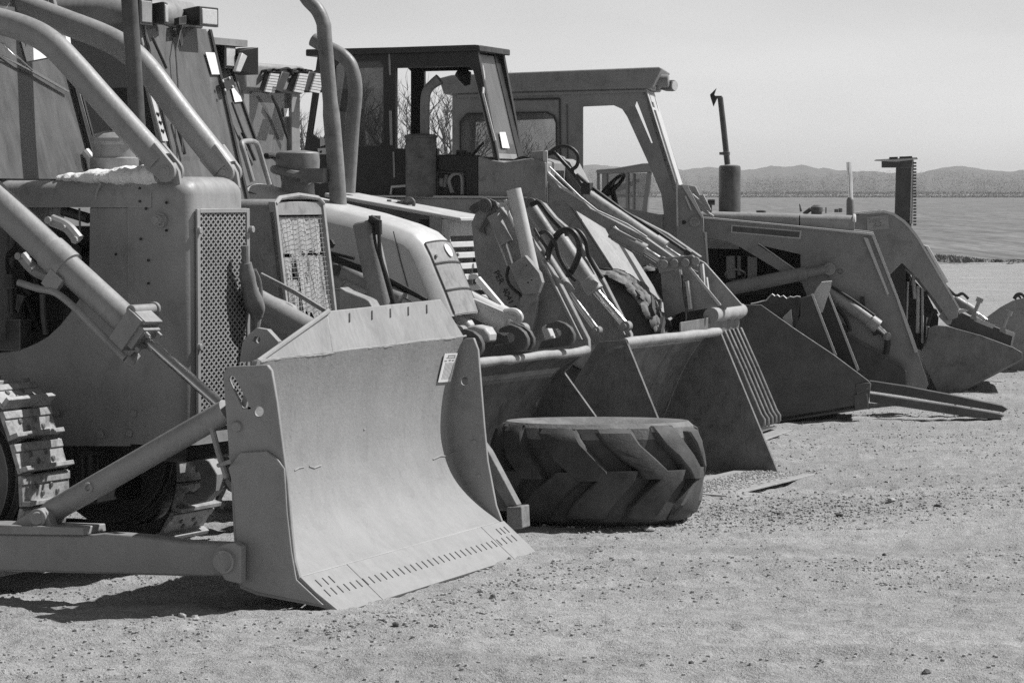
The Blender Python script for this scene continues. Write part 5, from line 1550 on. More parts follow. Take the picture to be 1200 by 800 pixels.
# hood
mb = MB()
zt_ = fr.loc(fr.P(900, 250, .25))[2]
hp = [fr.loc(p) for p in fr.pts([(822, 247.5), (937, 251), (1001, 253)], .25)]
def hl(u, z):
    p_ = [(.25, z - .30)] + [(.25 + .06 * (1 - cos(radians(a_))), z - .06 + .06 * sin(radians(a_))) for a_ in range(0, 91, 15)]
    p_ += [(1.30 - v, zz_) for v, zz_ in reversed(p_)]
    return [fr.L(u, v, zz_) for v, zz_ in p_]
mb.loft([hl(hp[0][0], hp[0][2]), hl(hp[1][0] - .006, hp[1][2])]); mb.loft([hl(hp[1][0] + .006, hp[1][2]), hl(hp[2][0], hp[2][2])])
hoodF = Fm.part('hood', mb, M['grey'], smooth=45)
mb = MB(); mb.tube(hl(hp[2][0], hp[2][2] - .0)[1:-1], .018, 6); Fm.part('lit_hood_edge', mb, M['light'], hoodF)  # pale rim paints in the sunlit front of the hood
mb = MB(); mb.plate(fr, [(826, 280), (866, 283), (866, 292), (826, 291)], .2, .22); mb.plate(fr, [(876, 300), (887, 302), (887, 326), (876, 328)], .3, .34); Fm.part('side_panel', mb, M['grey'], bevel=.004)
mb = MB()
for (x0, x1, y) in ((885, 899, 249),): 
    c = fr.P((x0 + x1) / 2, y, .8); mb.cyl(c - E3 * .02, c + E3 * .02, .05, seg=14)
c = fr.P(957, 252, .8); lathe(mb, c, [(-.03, .055), (.03, .055), (.04, .065), (.08, .06), (.10, .03)]); c = fr.P(927, 252, .7); mb.cyl(c - E3 * .02, c + E3 * .012, .07, seg=16); mb.tube([fr.P(942, 251, .8), fr.P(950, 245, .8)], .02, 8); mb.tube([fr.P(939, 248, .7), fr.P(937, 239, .7)], [.015, .006], 6)
mb.tube([fr.P(968, 250, .9), fr.P(968, 243, .9)], .008, 6); mb.cyl(fr.P(980, 249, .9), fr.P(980, 245, .9), .02, seg=8); mb.cyl(fr.P(985, 249, .9), fr.P(985, 244, .9), .02, seg=8)
Fm.pieces('filler_cap', mb, M['dark'], hoodF)
# muffler
s_ = 31.9 / FL
mb = MB(); c = fr.P(855, 252, .62); lathe(mb, c, [(0, 13.3 * s_), (57 * s_, 13.3 * s_), (59.5 * s_, 12.6 * s_), (60.5 * s_, 9 * s_), (60.8 * s_, 2 * s_)], 28)
mufF = Fm.part('muffler', mb, M['dark'])
mb = MB(); mb.tube([fr.P(852.5, 193, .62), fr.P(848, 150, .62), fr.P(844, 114, .62)], [3.6 * s_, 3.6 * s_, 3.4 * s_], 16); mb.cyl(fr.P(851, 182, .62), fr.P(851, 178, .62), 4.6 * s_, seg=14); mb.tube([fr.P(850, 180, .62), fr.P(843, 180, .62)], .014, 6)
Fm.part('muffler_pipe', mb, M['dark'], mufF)
mb = MB(); mb.prism(fr.pts([(832, 111), (839.5, 103.5), (837, 111), (840.5, 115), (836, 125), (832.5, 114)], .60), E2 * .05); mb.tube([fr.P(838, 114, .62), fr.P(846, 114, .62)], .014, 8); Fm.part('rain_flap', mb, M['black'], mufF)
# engine glimpsed below the hood
mb = MB()
mb.fbox(fr, (hp[0][0] + .05, hp[2][0] - .1), (.5, 1.1), (.75, zt_ - .2))
for k in range(26):
    c = fr.P(random.uniform(836, 935), random.uniform(286, 335), random.uniform(.36, .48))
    if random.random() < .6: mb.cyl(c, c - E2 * .06, random.uniform(.02, .05), seg=9)
    else: mb.tube(cr([c, c + Vector((random.uniform(-.1, .1), 0, -.1)), c + Vector((random.uniform(-.2, .2), 0, -.2))], 4), .014, 7)
Fm.part('engine', mb, M['void'])
mb = MB(); mb.cyl(fr.P(856, 300, .33), fr.P(857, 326, .33), .045, seg=14); mb.tube([fr.P(866, 300, .34), fr.P(866, 322, .34)], .02, 8); mb.ring(fr.P(862, 322, .34), E2 + E3 * 1.5, .10, .010, 20)
Fm.part('oil_filter', mb, M['grey'])
# pivot tower
mb = MB()
tw = [(793, 216), (806, 218), (812, 230), (824.5, 255), (825, 270), (829, 300), (829, 350), (793, 350)]
for v in (-.10, 1.42): mb = MB(); mb.prism(shift(fr.pts(tw, -.10), E2 * (v + .10)), E2 * .07); tf_ = Fm.part('loader_tower', mb, M['mid'], bevel=.006)
mb = MB(); 
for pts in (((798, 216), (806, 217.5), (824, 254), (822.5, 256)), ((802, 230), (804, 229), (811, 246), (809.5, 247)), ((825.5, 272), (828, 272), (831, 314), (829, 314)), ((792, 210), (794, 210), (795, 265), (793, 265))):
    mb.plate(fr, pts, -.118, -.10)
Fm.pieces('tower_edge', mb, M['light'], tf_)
mb = MB(); c = fr.P(814, 260, -.10); mb.cyl(c - E2 * .03, c, .045, seg=18); mb.ring(c - E2 * .025, E2, .043, .007); c = fr.P(801.5, 260.5, -.10); mb.cyl(c - E2 * .005, c, .02, seg=12, mi=1)
Fm.part('pivot_pin', mb, [M['mid'], M['void']], tf_)
mb = MB(); 
for p, q, r in (((811, 228), (832, 247), .014), ((814, 240), (836, 254), .014), ((823, 228), (832, 246), .012), ((812, 236), (820, 244), .02)): mb.tube([fr.P(*p, -.02), fr.P(*q, -.02)], r, 7)
mb.plate(fr, [(811, 231), (823, 228), (832, 246), (826, 247)], .1, .13); Fm.pieces('hose_guard', mb, M['grey'], tf_)
mb = MB(); c = fr.P(833, 237, .15); mb.cyl(c - E1 * .03, c + E1 * .04, .028, seg=12); mb.tube([c, c - E3 * .1], .012, 6); Fm.part('marker_lamp', mb, M['black'])
# lift arm, cut from plate, near and far
armF = [(824.5, 255), (920, 264), (1016, 273.5), (1023, 274.5), (1050, 344), (1071, 400), (1088, 450), (1082, 462), (1050, 450), (1010, 420), (968, 385), (945, 345), (940, 332), (921, 322), (893, 305), (865, 288), (850, 282), (826, 278)]
tri = [(887, 286.5), (938, 298), (938.5, 319.5), (916, 305)]
for k, v in enumerate((-.02, 1.30)):
    mb = MB(); mb.prism(shift(fr.pts(armF, -.02), E2 * (v + .02)), E2 * .18, [shift(fr.pts(tri, -.02), E2 * (v + .02))])
    af = Fm.part('loader_arm', mb, M['mid'], bevel=.007)
    mb = MB()
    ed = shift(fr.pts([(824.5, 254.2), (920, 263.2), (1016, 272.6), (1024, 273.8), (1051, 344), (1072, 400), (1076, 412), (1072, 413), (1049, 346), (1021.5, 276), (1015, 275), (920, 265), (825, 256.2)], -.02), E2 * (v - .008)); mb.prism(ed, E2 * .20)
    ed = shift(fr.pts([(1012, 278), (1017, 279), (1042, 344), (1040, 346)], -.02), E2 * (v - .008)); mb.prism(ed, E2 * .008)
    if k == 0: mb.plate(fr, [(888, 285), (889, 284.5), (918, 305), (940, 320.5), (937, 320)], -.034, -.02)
    Fm.part('lit_arm_edge', mb, M['light'], af)  # pale strips: sun on the arm's top and front edges put into colour
    if k == 0:
        mb = MB(); mb.plate(fr, [(857, 263.5), (939.5, 270.5), (938, 280), (856.5, 272.5)], -.026, -.02); mb.plate(fr, [(858.5, 265), (937.5, 271.7), (936.5, 278.5), (858, 271.5)], -.029, -.0265, mi=1)
        Fm.part('arm_stripe', mb, [M['light'], M['dark']], af, smooth=0)
        mb = MB(); c = fr.P(985, 318, -.02)
        mb.ring(c - E2 * .004, E2, .022, .004, 16); mb.tube([fr.P(966, 318, -.024), fr.P(980, 317, -.024)], .006, 5); mb.tube([fr.P(970, 313, -.024), fr.P(971, 326, -.024)], .006, 5)
        Fm.part('arm_mark', mb, M['dark'], af)
hyd(Fm, 'lift_ram', fr, fr.P(852, 339, -.10), fr.P(945, 320, -.10), fr.P(972, 315, -.08), .066, .045, M['mid'], rodmat='mid', collar=False)
mb = MB(); mb.tube([fr.P(833, 344, .2), fr.P(930, 338, .2)], .05, 8); mb.fbox(fr, (-.2, hp[2][0] - .1), (.3, 1.2), (.55, 1.0)); Fm.part('front_axle_frame', mb, M['black'])
hyd(Fm, 'tilt_ram', fr, fr.P(968, 338, -.14), fr.P(1028, 382, -.14), fr.P(1040, 394, -.12), .062, .03, M['grey'])
mb = MB(); mb.tube([fr.P(972, 334, -.2), fr.P(1000, 352, -.2), fr.P(1025, 370, -.2)], .014, 8); mb.tube(cr([fr.P(980, 360, -.2), fr.P(990, 372, -.2), fr.P(996, 388, -.2), fr.P(986, 380, -.2)], 4), .02, 8); mb.plate(fr, [(1007, 348), (1013, 347), (1014, 358), (1009, 360)], -.12, -.08)
mb.tube(cr([fr.P(1022, 390, -.1), fr.P(1032, 388, -.1), fr.P(1040, 398, -.1), (fr.P(1038, 415, -.1))], 4), .03, 8)
Fm.pieces('hose', mb, M['rubber'])
# bucket with torn top and two pallet forks
fk = Frame.anchor(917, 31.17, 6); vb = 0
Gb = Machine('loader_bucket', 'big dark loader bucket with torn back sheet and two pallet forks poking out forward', 'bucket', fk)
mb = MB()
mb.plate(fk, [(866, 357), (892, 357), (930, 384), (978, 416), (1018, 446), (1021, 450), (1017, 479), (1000, 481.5), (917, 494), (880, 494), (862, 440)], 0, .04)
bkF = Gb.part('side_plate', mb, M['dark'], bevel=.006)
mb = MB(); mb.plate(fk, [(1001, 463), (1016, 458), (1018, 478), (1002, 481)], -.02, 0); mb.plate(fk, [(1003, 450), (1020, 448), (1020, 456), (1004, 462)], -.02, 0); mb.cyl(fk.P(1016, 454, -.03), fk.P(1016, 454, 0), .012, seg=8); Gb.part('wear_plate', mb, M['dark'], bkF, bevel=.006)
mb = MB(); mb.plate(fk, [(987, 388), (1055, 426), (1062, 435), (1062, 452), (1021, 450), (978, 430)], 1.17, 1.20); mb.plate(fk, [(987, 387), (1054, 424.5), (1060, 431), (1056, 430), (1052, 427), (987, 390)], 1.15, 1.21)
Gb.part('side_plate', mb, M['dark'], bevel=.004)
mb = MB()
tx = [(880, 356), (886, 355), (893, 353), (898, 352), (902, 347), (905, 344.5), (908, 347), (911, 345.5), (914, 348), (918, 346.5), (922, 350), (926, 347.5), (930, 348.5), (934, 347), (938, 348)]
line_t = fk.pts(tx, .50)
bot = [p - E3 * (.45) - E1 * .05 for p in line_t]
mb.prism(line_t + list(reversed(bot)), E2 * .02)
mb.tube([p - E2 * .01 for p in line_t], .007, 5, 1)
Gb.part('torn_back_sheet', mb, [M['dark'], M['light']])
mb = MB(); mb.fbox(fk, (fk.loc(fk.P(868, 400, 0))[0], fk.loc(fk.P(868, 400, 0))[0] + .03), (.04, 1.17), (.1, 1.05)); sec_ = fk.pts([(866, 490), (917, 492), (1010, 477)], 0); mb.sheet(sec_, E2 * 1.17, E3 * .03); Gb.part('bucket_shell', mb, M['black'])
mb = MB()
mb.plate(fk, [(938, 349), (951, 345.5), (978.5, 416), (972, 420), (930, 420), (932, 384), (938, 370)], .34, .38); Gb.part('divider_plate', mb, M['dark'], None, bevel=.004)
mb = MB(); mb.plate(fk, [(969.5, 341), (1005, 434), (1002, 440), (975, 430), (958, 380)], .78, .82); Gb.part('divider_plate', mb, M['black'], None, bevel=.004)
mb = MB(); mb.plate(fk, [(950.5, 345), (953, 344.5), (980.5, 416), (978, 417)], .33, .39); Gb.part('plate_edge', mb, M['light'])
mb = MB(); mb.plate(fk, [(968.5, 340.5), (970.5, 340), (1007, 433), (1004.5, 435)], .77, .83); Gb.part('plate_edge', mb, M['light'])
mb = MB(); mb.plate(fk, [(954, 346), (959, 337), (964, 331), (974, 331), (974, 336), (964, 366), (961, 366)], .55, .6); mb.tube([fk.P(954, 346, .54), fk.P(958, 338, .54), (fk.P(963.5, 331, .54)), fk.P(975, 330, .54)], .01, 6); mb.plate(fk, [(917, 372), (927, 362), (929, 384), (922, 382)], .42, .46); Gb.pieces('bent_bracket', mb, M['light'])
for v, pts in ((.80, [(1019, 446), (1060, 452), (1120, 463.5), (1175, 475), (1181, 479), (1176, 483), (1120, 474), (1060, 464), (1019, 458)]), (.25, [(1019, 461), (1060, 467), (1120, 476), (1170, 484.5), (1178, 486.5), (1170, 491), (1145, 490), (1060, 477), (1019, 471)])):
    mb = MB(); mb.plate(fk, pts, v, v + .14); Gb.part('pallet_fork', mb, M['dark'], None, bevel=.006)
for u_, R_, w_ in ((1.15, .5, .35), (-2.0, .78, .48)):
    wheel(Fm, fr, fr.L(u_ if R_ > .6 else u_ - .6, .28 if R_ > .6 else .45, R_), R_, w_, R_ * .5); wheel(Fm, fr, fr.L(u_ if R_ > .6 else u_ - .6, 1.25, R_), R_, w_, R_ * .5)

# ================================================================ H : loader behind, with bright stack and papered arm
fr = Frame.anchor(1100, 36.0, 4)
Hm = Machine('loader_tractor', 'loader with a bright thin exhaust stack and a pale notice on its curved lift arm', 'loader', fr, 'loaders parked in the row')
E1, E2, E3 = fr.e1, fr.e2, fr.e3
armH = [(985, 257), (1003, 251.5), (1016, 249.5), (1035, 247.5), (1047, 251), (1059, 259), (1066, 266), (1076, 279), (1100, 320), (1124, 361), (1122, 372), (1112, 376), (1096, 352), (1077, 328), (1057, 308), (1040, 325), (1000, 320), (980, 290)]
for k, v in enumerate((.10, 1.15)):
    mb = MB(); mb.prism(shift(fr.pts(armH, .10), E2 * (v - .10)), E2 * .20); ah = Hm.part('loader_arm', mb, M['mid'], bevel=.008)
    mb = MB(); e_ = fr.pts([(1003, 250.5), (1016, 248.5), (1035, 246.3), (1048, 249.8), (1060, 257.8), (1067, 265), (1077, 278), (1101, 319), (1125, 361), (1123, 362), (1099, 321), (1075, 280), (1065, 267.5), (1058, 260.5), (1046.5, 252.3), (1035, 249), (1016, 251)], .10); mb.prism(shift(e_, E2 * (v - .11)), E2 * .22); Hm.part('lit_arm_edge', mb, M['light'], ah)  # edge strip in a pale tone paints the sunlit rim of the arm
    if k == 0:
        mb = MB(); q = fr.pts([(1015.5, 254.5), (1041, 252), (1042, 268), (1016.5, 270.5)], .093); mb.prism(q, E2 * .004)
        def hs(pts, r=.005): mb.tube([quad_uv(q, *p) - E2 * .001 for p in pts], r, 5, 1)
        hs(((.08, .12), (.14, .12), (.15, .2), (.1, .22)), .003); hs(((.10, .40), (.25, .28)), .003)
        hs(((.28, .42), (.36, .30), (.44, .32), (.42, .5), (.30, .74), (.46, .74))); hs(((.48, .26), (.6, .26), (.55, .45), (.66, .55), (.62, .74), (.50, .78)))
        Hm.part('paper_tag', mb, [M['lip'], M['ink']], ah, smooth=0)
mb = MB(); mb.plate(fr, [(1084, 288), (1088, 288), (1112, 330), (1108, 332)], .35, .75); Hm.part('lit_front_plate', mb, M['light'], bevel=.005)  # added pale plate stands for the arm's sunlit front surface
mb = MB()
s_ = 35.8 / FL
c = fr.P(996.5, 252, .5); mb.tube([c, c + E3 * 17 * s_, c + E3 * 19 * s_, c + E3 * 21 * s_], [4.8 * s_, 4.8 * s_, 4.2 * s_, 2.8 * s_], 16); stH = Hm.part('stack_base', mb, M['pipe'])
mb = MB(); mb.tube([fr.P(997, 233, .5), fr.P(996.5, 222, .5), fr.P(996, 205, .5), fr.P(995, 198, .5), fr.P(994.8, 190, .5)], [3.0 * s_] * 5, 16); Hm.part('exhaust_stack', mb, M['chrome'])
mb = MB()
for x0, y0, x1, y1, r in ((1064, 330, 1062, 388, .012), (1076, 335, 1075, 390, .02), (1081, 338, 1081, 402, .014), (1087, 372, 1086, 410, .014), (1070, 320, 1072, 350, .02)): mb.tube([fr.P(x0, y0, .3), fr.P(x1, y1, .3)], r, 7)
Hm.pieces('hose', mb, M['light'])
mb = MB(); mb.plate(fr, [(1054, 312), (1062, 318), (1086, 344), (1100, 372), (1096, 420), (1060, 400), (1052, 340)], .7, .9); mb.tube(cr([fr.P(1064, 325, .4), fr.P(1070, 345, .35), (fr.P(1080, 347, .35)), (fr.P(1090, 340, .4))], 4), .025, 8); mb.fbox(fr, (-3.0, -.35), (.15, 1.1), (.5, 1.75)); Hm.part('front_frame', mb, M['black'])
# bucket
mb = MB(); b5 = [(1089, 384), (1096, 381), (1110, 382), (1150, 393), (1188, 407), (1198, 413), (1198, 421), (1150, 446), (1116, 463), (1098, 458), (1082, 424)]
mb.plate(fr, b5, 0, .04); bkH = Hm.part('bucket', mb, M['bucket'], bevel=.005)
mb = MB(); mb.plate(fr, b5, 1.9, 1.94); line_ = fr.pts([(1089, 384), (1082, 424), (1098, 458), (1116, 463)], 0.04); mb.sheet(line_, E2 * 1.86, E1 * .02); mb.sheet(fr.pts([(1116, 463), (1150, 446), (1198, 421)], .04), E2 * 1.86, -E3 * .02 - E1 * .01); Hm.part('bucket_shell', mb, M['bucket'], bkH)
mb = MB(); mb.plate(fr, [(1123, 365), (1188, 391.5), (1185, 407), (1112, 382)], .25, .55); tb_ = Hm.part('top_beam', mb, M['dark'], bkH, bevel=.005)
mb = MB()
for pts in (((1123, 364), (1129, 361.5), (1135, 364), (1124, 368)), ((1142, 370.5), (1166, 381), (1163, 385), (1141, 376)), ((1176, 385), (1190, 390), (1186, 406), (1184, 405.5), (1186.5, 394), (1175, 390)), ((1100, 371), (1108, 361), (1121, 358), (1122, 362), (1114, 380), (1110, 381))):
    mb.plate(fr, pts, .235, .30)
Hm.pieces('lit_beam_edge', mb, M['light'], tb_)  # pale pieces paint in the sunlit strips on top of the beam
mb = MB()
for (x, y, x2, y2) in ((1141, 369, 1147, 354), (1175, 384, 1181, 369)):
    p, q = fr.P(x, y, .22), fr.P(x2, y2, .22); mb.tube([p, q], .022, 10); mb.cyl(q, q + (q - p).normalized() * .05, .040, seg=10); mb.plate(fr, [(x - 4, y + 4), (x - 1, y - 2), (x + 3, y), (x + 4, y + 7)], .20, .24)
Hm.pieces('bucket_stud', mb, M['grey'], bkH)
hyd(Hm, 'tilt_ram', fr, fr.P(1118, 350, .6), fr.P(1140, 364, .6), fr.P(1158, 377, .6), .05, .025, M['grey'])
mb = MB(); mb.tube(cr([fr.P(1108, 335, .3), fr.P(1120, 346, .3), fr.P(1128, 344, .3), fr.P(1135, 350, .3)], 4), .018, 7); mb.tube(cr([fr.P(1087, 382, .15), fr.P(1090, 371, .15), fr.P(1095, 363, .15), fr.P(1098, 368, .15)], 4), .018, 7); Hm.pieces('hose', mb, M['rubber'])
wheel(Hm, fr, fr.L(-1.3, .0, .5), .5, .35, .25); wheel(Hm, fr, fr.L(-1.3, 1.1, .5), .5, .35, .25)

# ---- steel mast behind H
fr = Frame.anchor(1060, 38.6, 8); E1, E2, E3 = fr.e1, fr.e2, fr.e3
mb = MB()
mb.plate(fr, [(1050, 192), (1068, 191), (1066, 262), (1048, 262)], 0, .16, mi=0); mb.plate(fr, [(1033, 188), (1070, 187), (1069, 196.5), (1033, 196.5)], -.02, .20, mi=0)
mb.plate(fr, [(1024, 188.5), (1026, 187), (1075, 184), (1075.5, 186.5), (1050, 189.5)], -.06, .26, mi=1)
mb.plate(fr, [(1068, 187), (1070, 187), (1068, 262), (1066.2, 262)], -.02, .02, mi=1)
mb.plate(fr, [(1048, 250), (1068, 250), (1068, 262), (1068, 700), (1048, 700)][:0] or [(1047, 258), (1068, 258), (1066, 430), (1046, 430)], 0, .16)
Im = Machine('steel_mast', 'dark steel mast with a flat overhanging top plate, standing behind the papered lift arm', 'mast', fr)
Im.part('mast_column', mb, [M['dark'], M['light']], bevel=.005)
mb = MB(); y = 190
while y < 262:
    mb.plate(fr, [(1070.2, y), (1074, y), (1073.8, y + 2.2), (1070, y + 2.2)], -.02, .04); y += 3.6
mb.plate(fr, [(1070, 188), (1070.8, 188), (1069, 262), (1068.2, 262)], .04, .08)
Im.part('toothed_rail', mb, M['dark'])
mb = MB(); mb.plate(fr, [(1042, 184.2), (1052, 183.8), (1052, 186.4), (1042, 187)], -.07, .0); mb.plate(fr, [(1054, 183.6), (1069, 183), (1069, 185.4), (1054, 186.2)], -.07, .0); Im.part('top_block', mb, M['black'])
mb = MB(); p = fr.L(-.05, .08, 0); mb.fbox(fr, (-.35, .25), (-.25, .45), (.0, .12)); mb.fbox(fr, (-.14, .06), (0, .16), (.1, .9)); Im.part('mast_foot', mb, M['dark'])

# ---- far tractor cab seen through F's cab
fr = Frame.anchor(735, 47, 30); E1, E2, E3 = fr.e1, fr.e2, fr.e3
J = Machine('parked_tractor', 'pale tractor with a boxy glazed cab, seen small behind the black steering wheel', 'tractor', fr)
M['haze_paint'] = surf('hazed_paint', .20, .6, amp=.1, bump=0)  # haze in front of the far tractor put into a paler, flatter grey
mb = MB()
mb.plate(fr, [(697, 199), (720, 197), (752, 191.5), (775, 190), (775, 201), (752, 202), (712, 203.5), (698, 204)], -.02, .25); J.part('roof', mb, M['haze_paint'], bevel=.03)
mb = MB()
for x0, x1 in ((699, 701), (705, 711), (733, 736), (741, 743)): mb.plate(fr, [(x0, 203), (x1, 203), (x1, 262), (x0, 262)], 0, .06)
mb.plate(fr, [(758, 202), (762, 202), (757, 255), (751, 255)], 0, .06); mb.plate(fr, [(690, 251), (780, 251), (780, 330), (690, 330)], 0, .25); mb.plate(fr, [(711, 227), (745, 228), (745, 231), (711, 231)], .4, .5)
J.part('cab', mb, M['haze_paint'], bevel=.01)
mb = MB(); mb.plate(fr, [(712, 203), (762, 203), (757, 252), (712, 252)], .03, .036); J.part('side_window', mb, M['glass'])
mb = MB(); mb.tube([fr.P(722, 222, .3), fr.P(735, 217, .3), fr.P(746, 213, .3)], [.05, .035, .03], 10); mb.cyl(fr.P(747, 214, .2), fr.P(747, 210, .2), .05, seg=12); J.part('exhaust_pipe', mb, M['haze_paint'])
mb = MB(); mb.fbox(fr, (-.4, .5), (.05, .22), (0, 1.2)); J.part('chassis', mb, M['dark'])
for u_ in (-.3, .35): wheel(J, fr, fr.L(u_, -.35, .45), .45, .3, .2)

# ---- pointed bucket cut by the frame edge
fr = Frame.anchor(1180, 40, 12); E1, E2, E3 = fr.e1, fr.e2, fr.e3
K = Machine('loader_bucket', 'dark pointed loader bucket at the end of the row, half out of the picture', 'bucket', fr)
kb = [(1157, 371), (1172, 360), (1186, 352.5), (1200, 349), (1240, 352), (1262, 378), (1262, 420), (1230, 436), (1190, 434), (1166, 425), (1150, 405)]
mb = MB(); mb.plate(fr, kb, 0, .04); mb.plate(fr, kb, 1.8, 1.84); mb.sheet(fr.pts([(1186, 352.5), (1157, 371), (1150, 405), (1166, 425), (1190, 434), (1230, 436)], .04), E2 * 1.76, E1 * .02); bk_ = K.part('bucket_shell', mb, M['grey'], bevel=.005)
mb = MB(); mb.tube(cr([fr.P(1188, 350, .1), fr.P(1192, 345, .1), fr.P(1198, 345, .1), fr.P(1202, 350, .1)], 4), .02, 8); mb.ring(fr.P(1193, 350, .1), E2, .03, .012); K.part('hook_chain', mb, M['black'])

# ================================================================ TYRE lying on its side, prop bar
ct = at(699, 560, 21.95); ct.z = 0
RT, HT = .735, .66
mb = MB(); N = 96
prof_ = [(.36, .14), (.42, .06), (.55, .0), (.625, .03), (.642, .10), (.648, .18), (.648, HT - .18), (.642, HT - .10), (.632, HT - .03), (.60, HT), (.54, HT - .012), (.44, HT - .06), (.37, HT - .11), (.34, HT * .5)]
loops = []
for k in range(N):
    a_ = 2 * pi * k / N
    sag = 1 + .012 * sin(3 * a_ + 1)
    loops.append([ct + Vector((cos(a_) * r * sag, sin(a_) * r * sag, z)) for r, z in prof_])
loops.append(loops[0]); mb.loft(loops, cap=False)
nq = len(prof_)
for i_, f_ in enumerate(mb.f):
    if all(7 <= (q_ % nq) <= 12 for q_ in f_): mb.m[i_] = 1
nl = 11
def tp_(a_, r, z): return ct + Vector((cos(a_) * r, sin(a_) * r, z))
for k in range(nl):
    for up in (0, 1):
        a0 = 2 * pi * (k + .5 * up) / nl + random.uniform(-.02, .02)
        sw = 2 * pi / nl
        zs = [.03, .06, .13, .22, .30, .36]
        if up: zs = [HT - q_ for q_ in (.022, .06, .13, .22, .30, .36)]
        sk = [.0, .05, .18, .42, .66, .78]
        wd = [.56, .60, .62, .60, .56, .50]
        ro = [.640, .690, .718, .734, .742, .742]
        wear = random.uniform(.965, 1.0); wj = random.uniform(.80, 1.12); lean = random.uniform(.85, 1.15)
        rows_ = []
        for z, s, wq, r in zip(zs, sk, wd, ro):
            z += random.uniform(-.008, .008); r *= wear * random.uniform(.992, 1.006); wq *= wj * random.uniform(.95, 1.05)
            c_ = a0 + s * sw * .95 * lean
            h_ = wq * sw * .5
            rows_.append([tp_(c_ - h_ * 1.22, min(r, .635), z), tp_(c_ - h_ * 1.04, r - .012, z), tp_(c_ - h_ * .9, r, z), tp_(c_, r + .003, z), tp_(c_ + h_ * .9, r - .004, z), tp_(c_ + h_ * 1.04, r - .016, z), tp_(c_ + h_ * 1.22, min(r, .635), z)])
        mb.loft(rows_, cap=False, closed=False)
        for rr_ in (rows_[0], rows_[-1]): mb.add(rr_, [(0, 1, 2, 3, 4, 5, 6)])
for q_ in mb.v: q_.z += -(q_.y - ct.y) * tan(radians(1.5)) - .016
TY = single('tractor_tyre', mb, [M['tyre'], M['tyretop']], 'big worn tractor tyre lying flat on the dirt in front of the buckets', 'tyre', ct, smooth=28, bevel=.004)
fr = Frame.anchor(590, 20.7, 20); E1, E2, E3 = fr.e1, fr.e2, fr.e3
Pp = Machine('prop_bar', 'slanting grey bar with a square foot block, between the blade and the lying tyre', 'prop', fr)
mb = MB(); mb.plate(fr, [(560, 512), (572, 528), (606, 592), (594, 593), (560, 540)], 0, .09); Pp.part('slanting_bar', mb, M['wood'], bevel=.006)
mb = MB(); mb.plate(fr, [(593, 594), (611, 593), (612, 619), (594, 621)], -.03, .12); Pp.part('foot_block', mb, M['wood'], bevel=.008)
HAZE = 1.8e-4
# ================================================================ ENVIRONMENT
def fbm2(x, y, seed, octs):
    """value noise on numpy arrays; octs = [(wavelength, amplitude)]"""
    out = np.zeros_like(x)
    r = np.random.default_rng(seed)
    for wl, amp in octs:
        tab = r.random((256, 256))
        X = x / wl + 1000.3; Y = y / wl + 1000.7
        xi = np.floor(X).astype(int); yi = np.floor(Y).astype(int)
        fx = X - xi; fy = Y - yi
        fx = fx * fx * (3 - 2 * fx); fy = fy * fy * (3 - 2 * fy)
        g = lambda a, b: tab[a & 255, b & 255]
        v = (g(xi, yi) * (1 - fx) + g(xi + 1, yi) * fx) * (1 - fy) + (g(xi, yi + 1) * (1 - fx) + g(xi + 1, yi + 1) * fx) * fy
        out += (v - .5) * 2 * amp
    return out

def ground_z(x, y):
    x = np.asarray(x, float); y = np.asarray(y, float)
    near = np.clip(1.3 - y / 80, .12, 1)
    z = fbm2(x, y, 5, [(2.6, .016), (1.1, .012), (.45, .011), (.2, .013), (.09, .010), (.045, .005)]) * near
    # wheel ruts running across the yard
    s = x * .30 + y * .954
    rut = fbm2(x * .12, s, 9, [(.9, .022), (.38, .014), (.14, .006)])
    z += rut * near
    patch = np.clip(fbm2(x, y, 19, [(1.7, .7), (.6, .4)]) + .15, 0, 1)
    z += patch * np.clip(fbm2(x, y, 23, [(.16, .7), (.07, .5)]), 0, 1) * .030 * near
    return z

def grid_mesh(name, X, Y, Z, mat):
    n, m = X.shape
    me = bpy.data.meshes.new(name)
    co = np.stack([X, Y, Z], -1).reshape(-1, 3).astype(np.float32)
    i = np.arange((n - 1) * (m - 1)); r = i // (m - 1); c = i % (m - 1)
    a = r * m + c
    fa = np.stack([a, a + 1, a + m + 1, a + m], -1).astype(np.int32)
    me.vertices.add(len(co)); me.vertices.foreach_set('co', co.ravel())
    me.loops.add(fa.size); me.loops.foreach_set('vertex_index', fa.ravel())
    me.polygons.add(len(fa)); me.polygons.foreach_set('loop_start', np.arange(0, fa.size, 4, dtype=np.int32))
    me.polygons.foreach_set('loop_total', np.full(len(fa), 4, dtype=np.int32))
    me.materials.append(mat); me.update(calc_edges=True)
    me.polygons.foreach_set('use_smooth', np.ones(len(fa), bool))
    o = bpy.data.objects.new(name, me); COL.objects.link(o); return o

